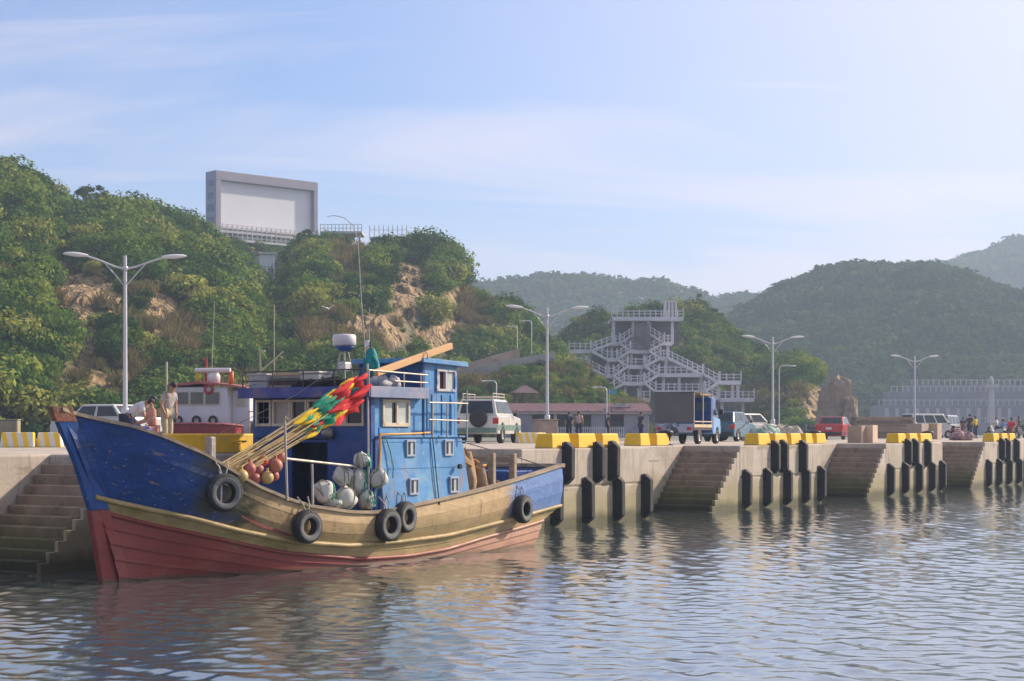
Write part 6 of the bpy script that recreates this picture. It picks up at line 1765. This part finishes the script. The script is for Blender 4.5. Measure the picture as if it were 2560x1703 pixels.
for (x, y0, y1) in [(1547, 786, 846), (1598, 786, 867), (1638, 786, 867), (1701, 786, 845), (1437, 874, 915), (1480, 874, 930), (1529, 896, 933), (1540, 853, 889), (1590, 874, 908), (1628, 874, 908), (1678, 893, 930), (1687, 852, 886), (1580, 915, 953), (1612, 915, 953),
                    (1668, 937, 975), (1708, 937, 975), (1764, 937, 975), (1804, 957, 995), (1842, 957, 995), (1855, 957, 995), (1568, 960, 995), (1607, 960, 995), (1660, 982, 1040), (1720, 982, 1040), (1808, 1002, 1045), (1860, 1002, 1045)]:
    d = depth(y0 - 7) + 1.0
    MB().box(Lx(x) - .2, Lx(x) + .2, d, d + .4, Lz(y1) - .3, Lz(y0) + .1).build('column', M_TW, tw, .02)
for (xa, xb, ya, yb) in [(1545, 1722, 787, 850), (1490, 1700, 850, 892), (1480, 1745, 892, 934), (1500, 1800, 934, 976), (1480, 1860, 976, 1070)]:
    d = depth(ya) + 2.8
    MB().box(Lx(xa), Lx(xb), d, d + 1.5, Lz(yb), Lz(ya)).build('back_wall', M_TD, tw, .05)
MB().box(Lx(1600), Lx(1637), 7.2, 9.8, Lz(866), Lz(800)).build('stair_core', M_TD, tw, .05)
MB().box(Lx(1541), Lx(1728), 10.6, 20, Lz(779) - .5, Lz(779) - .02).build('platform', M_TW, tw)
# monument on top
mo = thing('monument', 'white tapered monument of upright slabs on the top platform', 'monument', at(1677, TY + 13, hz(780, TY)), 0)
Lm = 1.0
for k, x in enumerate((-.85, -.28, .28, .85)):
    MB().taper([(x - .2, 0, 0), (x + .2, 0, 0), (x + .2, 1.4, 0), (x - .2, 1.4, 0)], [(x * .8 - .17, .1, 2.3), (x * .8 + .17, .1, 2.3), (x * .8 + .17, 1.3, 2.3), (x * .8 - .17, 1.3, 2.3)]).build('slab', M_PALE, mo, .02)
MB().box(-.9, .9, .05, 1.35, 2.302, 2.5).build('cap', M_PALE, mo, .02); MB().box(-.75, .75, .9, 1.2, 0, 2.3).build('core', M_TD, mo)
# ------------------------------------------------------------------ right: rock stack, far terraces, pillar
M_ROCK = mat('brown_rock', (.27, .19, .13), var=.3, vscale=.6, rough=.95, bump=.9, bscale=2.5, layers=[((.38, .29, .22), .7, .5, .7), ((.14, .10, .08), 1.4, .55, .75, (1, 1, .4))])
def rock(name, label, px, Y, w, h, d, seed, group=None):
    t = thing(name, label, 'rock', at(px, Y, QZ - .3), 0, group)
    n, m_ = 28, 22
    th, zz = np.meshgrid(np.linspace(0, 2 * np.pi, n, endpoint=False), np.linspace(0, 1, m_))
    r = (1 - .35 * zz) * (1 + .45 * fbm(np.cos(th) * 1.6 + 5 + seed, zz * 3.2 + np.sin(th) * 1.6, 4, seed) + .12 * fbm(np.cos(th) * 6 + 9, zz * 9 + np.sin(th) * 6, 2, seed + 4))
    r[-1] *= .25
    X = np.round(r * np.cos(th) * w / 2 * 5) / 5 * .5 + r * np.cos(th) * w / 4; Yy = r * np.sin(th) * d / 2; Z = zz * h * (1 + .12 * fbm(np.cos(th) * 2, np.sin(th) * 2 + seed, 3, seed + 2))
    rows = [[Vector((X[i, j], Yy[i, j], Z[i, j])) for j in range(n)] for i in range(m_)]
    b = MB().loft(rows, closed=True, smooth=False); b.add(rows[-1], [tuple(range(n))])
    b.build('rock', M_ROCK, t)
rock('rock_stack', 'tall brown rock stack standing behind the red car', 2098, 205, 3.4, hz(938, 205) - QZ, 3.2, 4, 'rocks at the foot of the hill')
rock('rock_stack', 'lower brown rock leaning against the tall rock stack', 2128, 203, 2.0, hz(985, 203) - QZ, 2.4, 9, 'rocks at the foot of the hill')
rock('rock_stack', 'broad reddish rock at the left of the tall rock stack', 2066, 207, 3.0, hz(965, 207) - QZ, 3, 13, 'rocks at the foot of the hill')
ft = thing('far_terraces', 'grey terraced wall with rows of railings at the foot of the right hill', 'wall', at(2400, 320, QZ), 0)
Lx, Lz = local(2400, 320)
M_FT = mat('far_terrace_wall', (.20, .19, .22), var=.15, vscale=.2, rough=.9, layers=[((.26, .25, .27), .25, .5, .7)])
for (xa, xb, yt, d) in ((2130, 2700, 1058, 0), (2212, 2700, 1012, 6), (2262, 2700, 975, 12), (2340, 2700, 955, 20)):
    MB().box(Lx(xa), Lx(xb), d, d + 7.5, -.5, Lz(yt) - QZ).build('terrace', M_FT, ft, .05)
    b = MB()
    zt = Lz(yt) - QZ
    b.bar((Lx(xa), d + .1, zt + 1.0), (Lx(xb), d + .1, zt + 1.0), .12, .14)
    for x in np.arange(Lx(xa) + .2, Lx(xb), 1.1): b.box(x - .11, x + .11, d + .02, d + .2, zt - .02, zt + 1.15)
    b.build('railing', mat('far_railing', (.38, .36, .38), rough=.8), ft)
for k, x in enumerate(range(2230, 2560, 26)):
    MB().box(Lx(x), Lx(x) + .7, 5.9, 6.0, .3, Lz(1016) - QZ - .3).build('buttress', mat('far_railing', (.38, .36, .38)), ft)
pl = thing('stone_pillar', 'tall pale stone pillar with a cross platform rising behind the crowd', 'pillar', at(2478, 232, QZ), 0)
Lx, Lz = local(2478, 232); zq = lambda py: Lz(py) - QZ
MB().taper([(-.42, -.42, 0), (.42, -.42, 0), (.42, .42, 0), (-.42, .42, 0)], [(-.30, -.30, zq(970)), (.30, -.30, zq(970)), (.30, .30, zq(970)), (-.30, .30, zq(970))]).build('shaft', M_PALE, pl, .04)
MB().box(-.95, .95, -.5, .5, zq(970) + .002, zq(962)).build('platform', M_PALE, pl, .03)
MB().lathe([(0, 0), (.34, 0), (.24, .9), (.12, 1.15), (0, 1.25)], (0, 0, zq(962) + .002), 12).build('lantern', M_PALE, pl)
# ------------------------------------------------------------------ trees that stand out on the ridges
M_BARK = mat('bark', (.16, .12, .09), var=.3, vscale=5, rough=.95, bump=.5)
def tree(px, v, h, seed, label, sf=None):
    p = (sf or surf_left)(np.array([px * 1.0]), np.array([v]))[0]
    t = thing('tree', label, 'tree', (p[0], p[1], p[2] - .3), seed, 'trees on the ridges')
    rd = random.Random(seed)
    b = MB(); b.tube([(0, 0, 0), (.1, .05, h * .4), (-.05, 0, h * .75), (.05, 0, h)], [.16, .12, .07, .03], 7)
    tips = []
    for k in range(6):
        a = rd.uniform(0, 6.28); z = h * rd.uniform(.35, .8); l = h * rd.uniform(.25, .4)
        e = Vector((math.cos(a) * l, math.sin(a) * l, z + l * .6)); tips.append(e)
        b.tube([(0, 0, z), (e.x * .5, e.y * .5, z + l * .2), e], [.07, .05, .02], 5)
    b.build('trunk', M_BARK, t)
    Vs = []; n = 0
    for e in tips + [Vector((0, 0, h))]:
        V_, _ = leaves(170, seed * 10 + n, 4, .13, h * .26, h * .2); Vs.append(V_ * np.array([1, 1, 1]) + np.array(e)); n += 1
    V_ = np.concatenate(Vs)
    me = np_mesh('crown', V_, np.arange(len(V_)).reshape(-1, 4)); me.materials.append(M_FARLEAF)
    o = bpy.data.objects.new('crown', me); COL.objects.link(o); o.parent = t
tree(222, 1.0, 3.6, 3, 'loose dark tree standing on the left ridge')
tree(252, 1.0, 3.9, 4, 'second loose dark tree on the left ridge close to its neighbour')
tree(275, 1.0, 2.8, 5, 'smaller dark tree at the right of the pair on the left ridge')
tree(770, .99, 3.2, 6, 'round tree at the corner of the big screen')
tree(1085, .99, 2.8, 7, 'tree at the edge of the cliff knoll')
tree(28, .99, 3.4, 8, 'bushy tree on the highest end of the left ridge')
tree(1745, .99, 3.4, 9, 'pale green tree beside the top platform of the terraces', surf_tow)
tree(1785, .98, 3.0, 10, 'dark tree on the slope beside the terraces', surf_tow)
# ------------------------------------------------------------------ birds
M_BIRD = mat('white_feathers', (.75, .75, .75), rough=.8, bump=0)
def bird(px, py, Y, rz, label):
    t = thing('bird', label, 'bird', at(px, Y, hz(py, Y)), rz, 'white birds in the air')
    MB().tube([(-.22, 0, 0), (-.1, 0, .01), (.1, 0, .02), (.22, 0, .05), (.30, 0, .05)], [.02, .06, .07, .04, .01], 8).build('body', M_BIRD, t)
    for s in (-1, 1):
        MB().taper([(-.08, s * .04, .03), (.1, s * .04, .03), (.08, s * .5, .22), (-.04, s * .5, .22)], [(-.08, s * .04, .045), (.1, s * .04, .045), (.08, s * .5, .232), (-.04, s * .5, .232)]).build('wing', M_BIRD, t)
for k, (px, py, Y) in enumerate(((1548, 733, 190), (1606, 747, 190), (1700, 730, 190), (1780, 741, 195), (820, 772, 120), (1632, 703, 200))):
    bird(px, py, Y, k * 1.1, 'white bird gliding in front of the far ridge' if px > 1000 else 'white bird gliding before the cliff knoll')
# ------------------------------------------------------------------ haze
hb = MB().box(-1700, 1700, -260, 2300, -3.6, 150).mesh('haze')
hm = bpy.data.materials.new('haze_air'); hm.use_nodes = True
ht = hm.node_tree; ht.nodes.clear()
ho = nd(ht, 'ShaderNodeOutputMaterial'); hv = nd(ht, 'ShaderNodeVolumePrincipled')
hv.inputs['Color'].default_value = (.66, .82, 1.0, 1)
hv.inputs['Density'].default_value = 0.00062
hv.inputs['Anisotropy'].default_value = 0.2
ht.links.new(hv.outputs[0], ho.inputs['Volume'])
hb.materials.append(hm)
haze = bpy.data.objects.new('haze', hb); COL.objects.link(haze); tag(haze, kind='stuff')
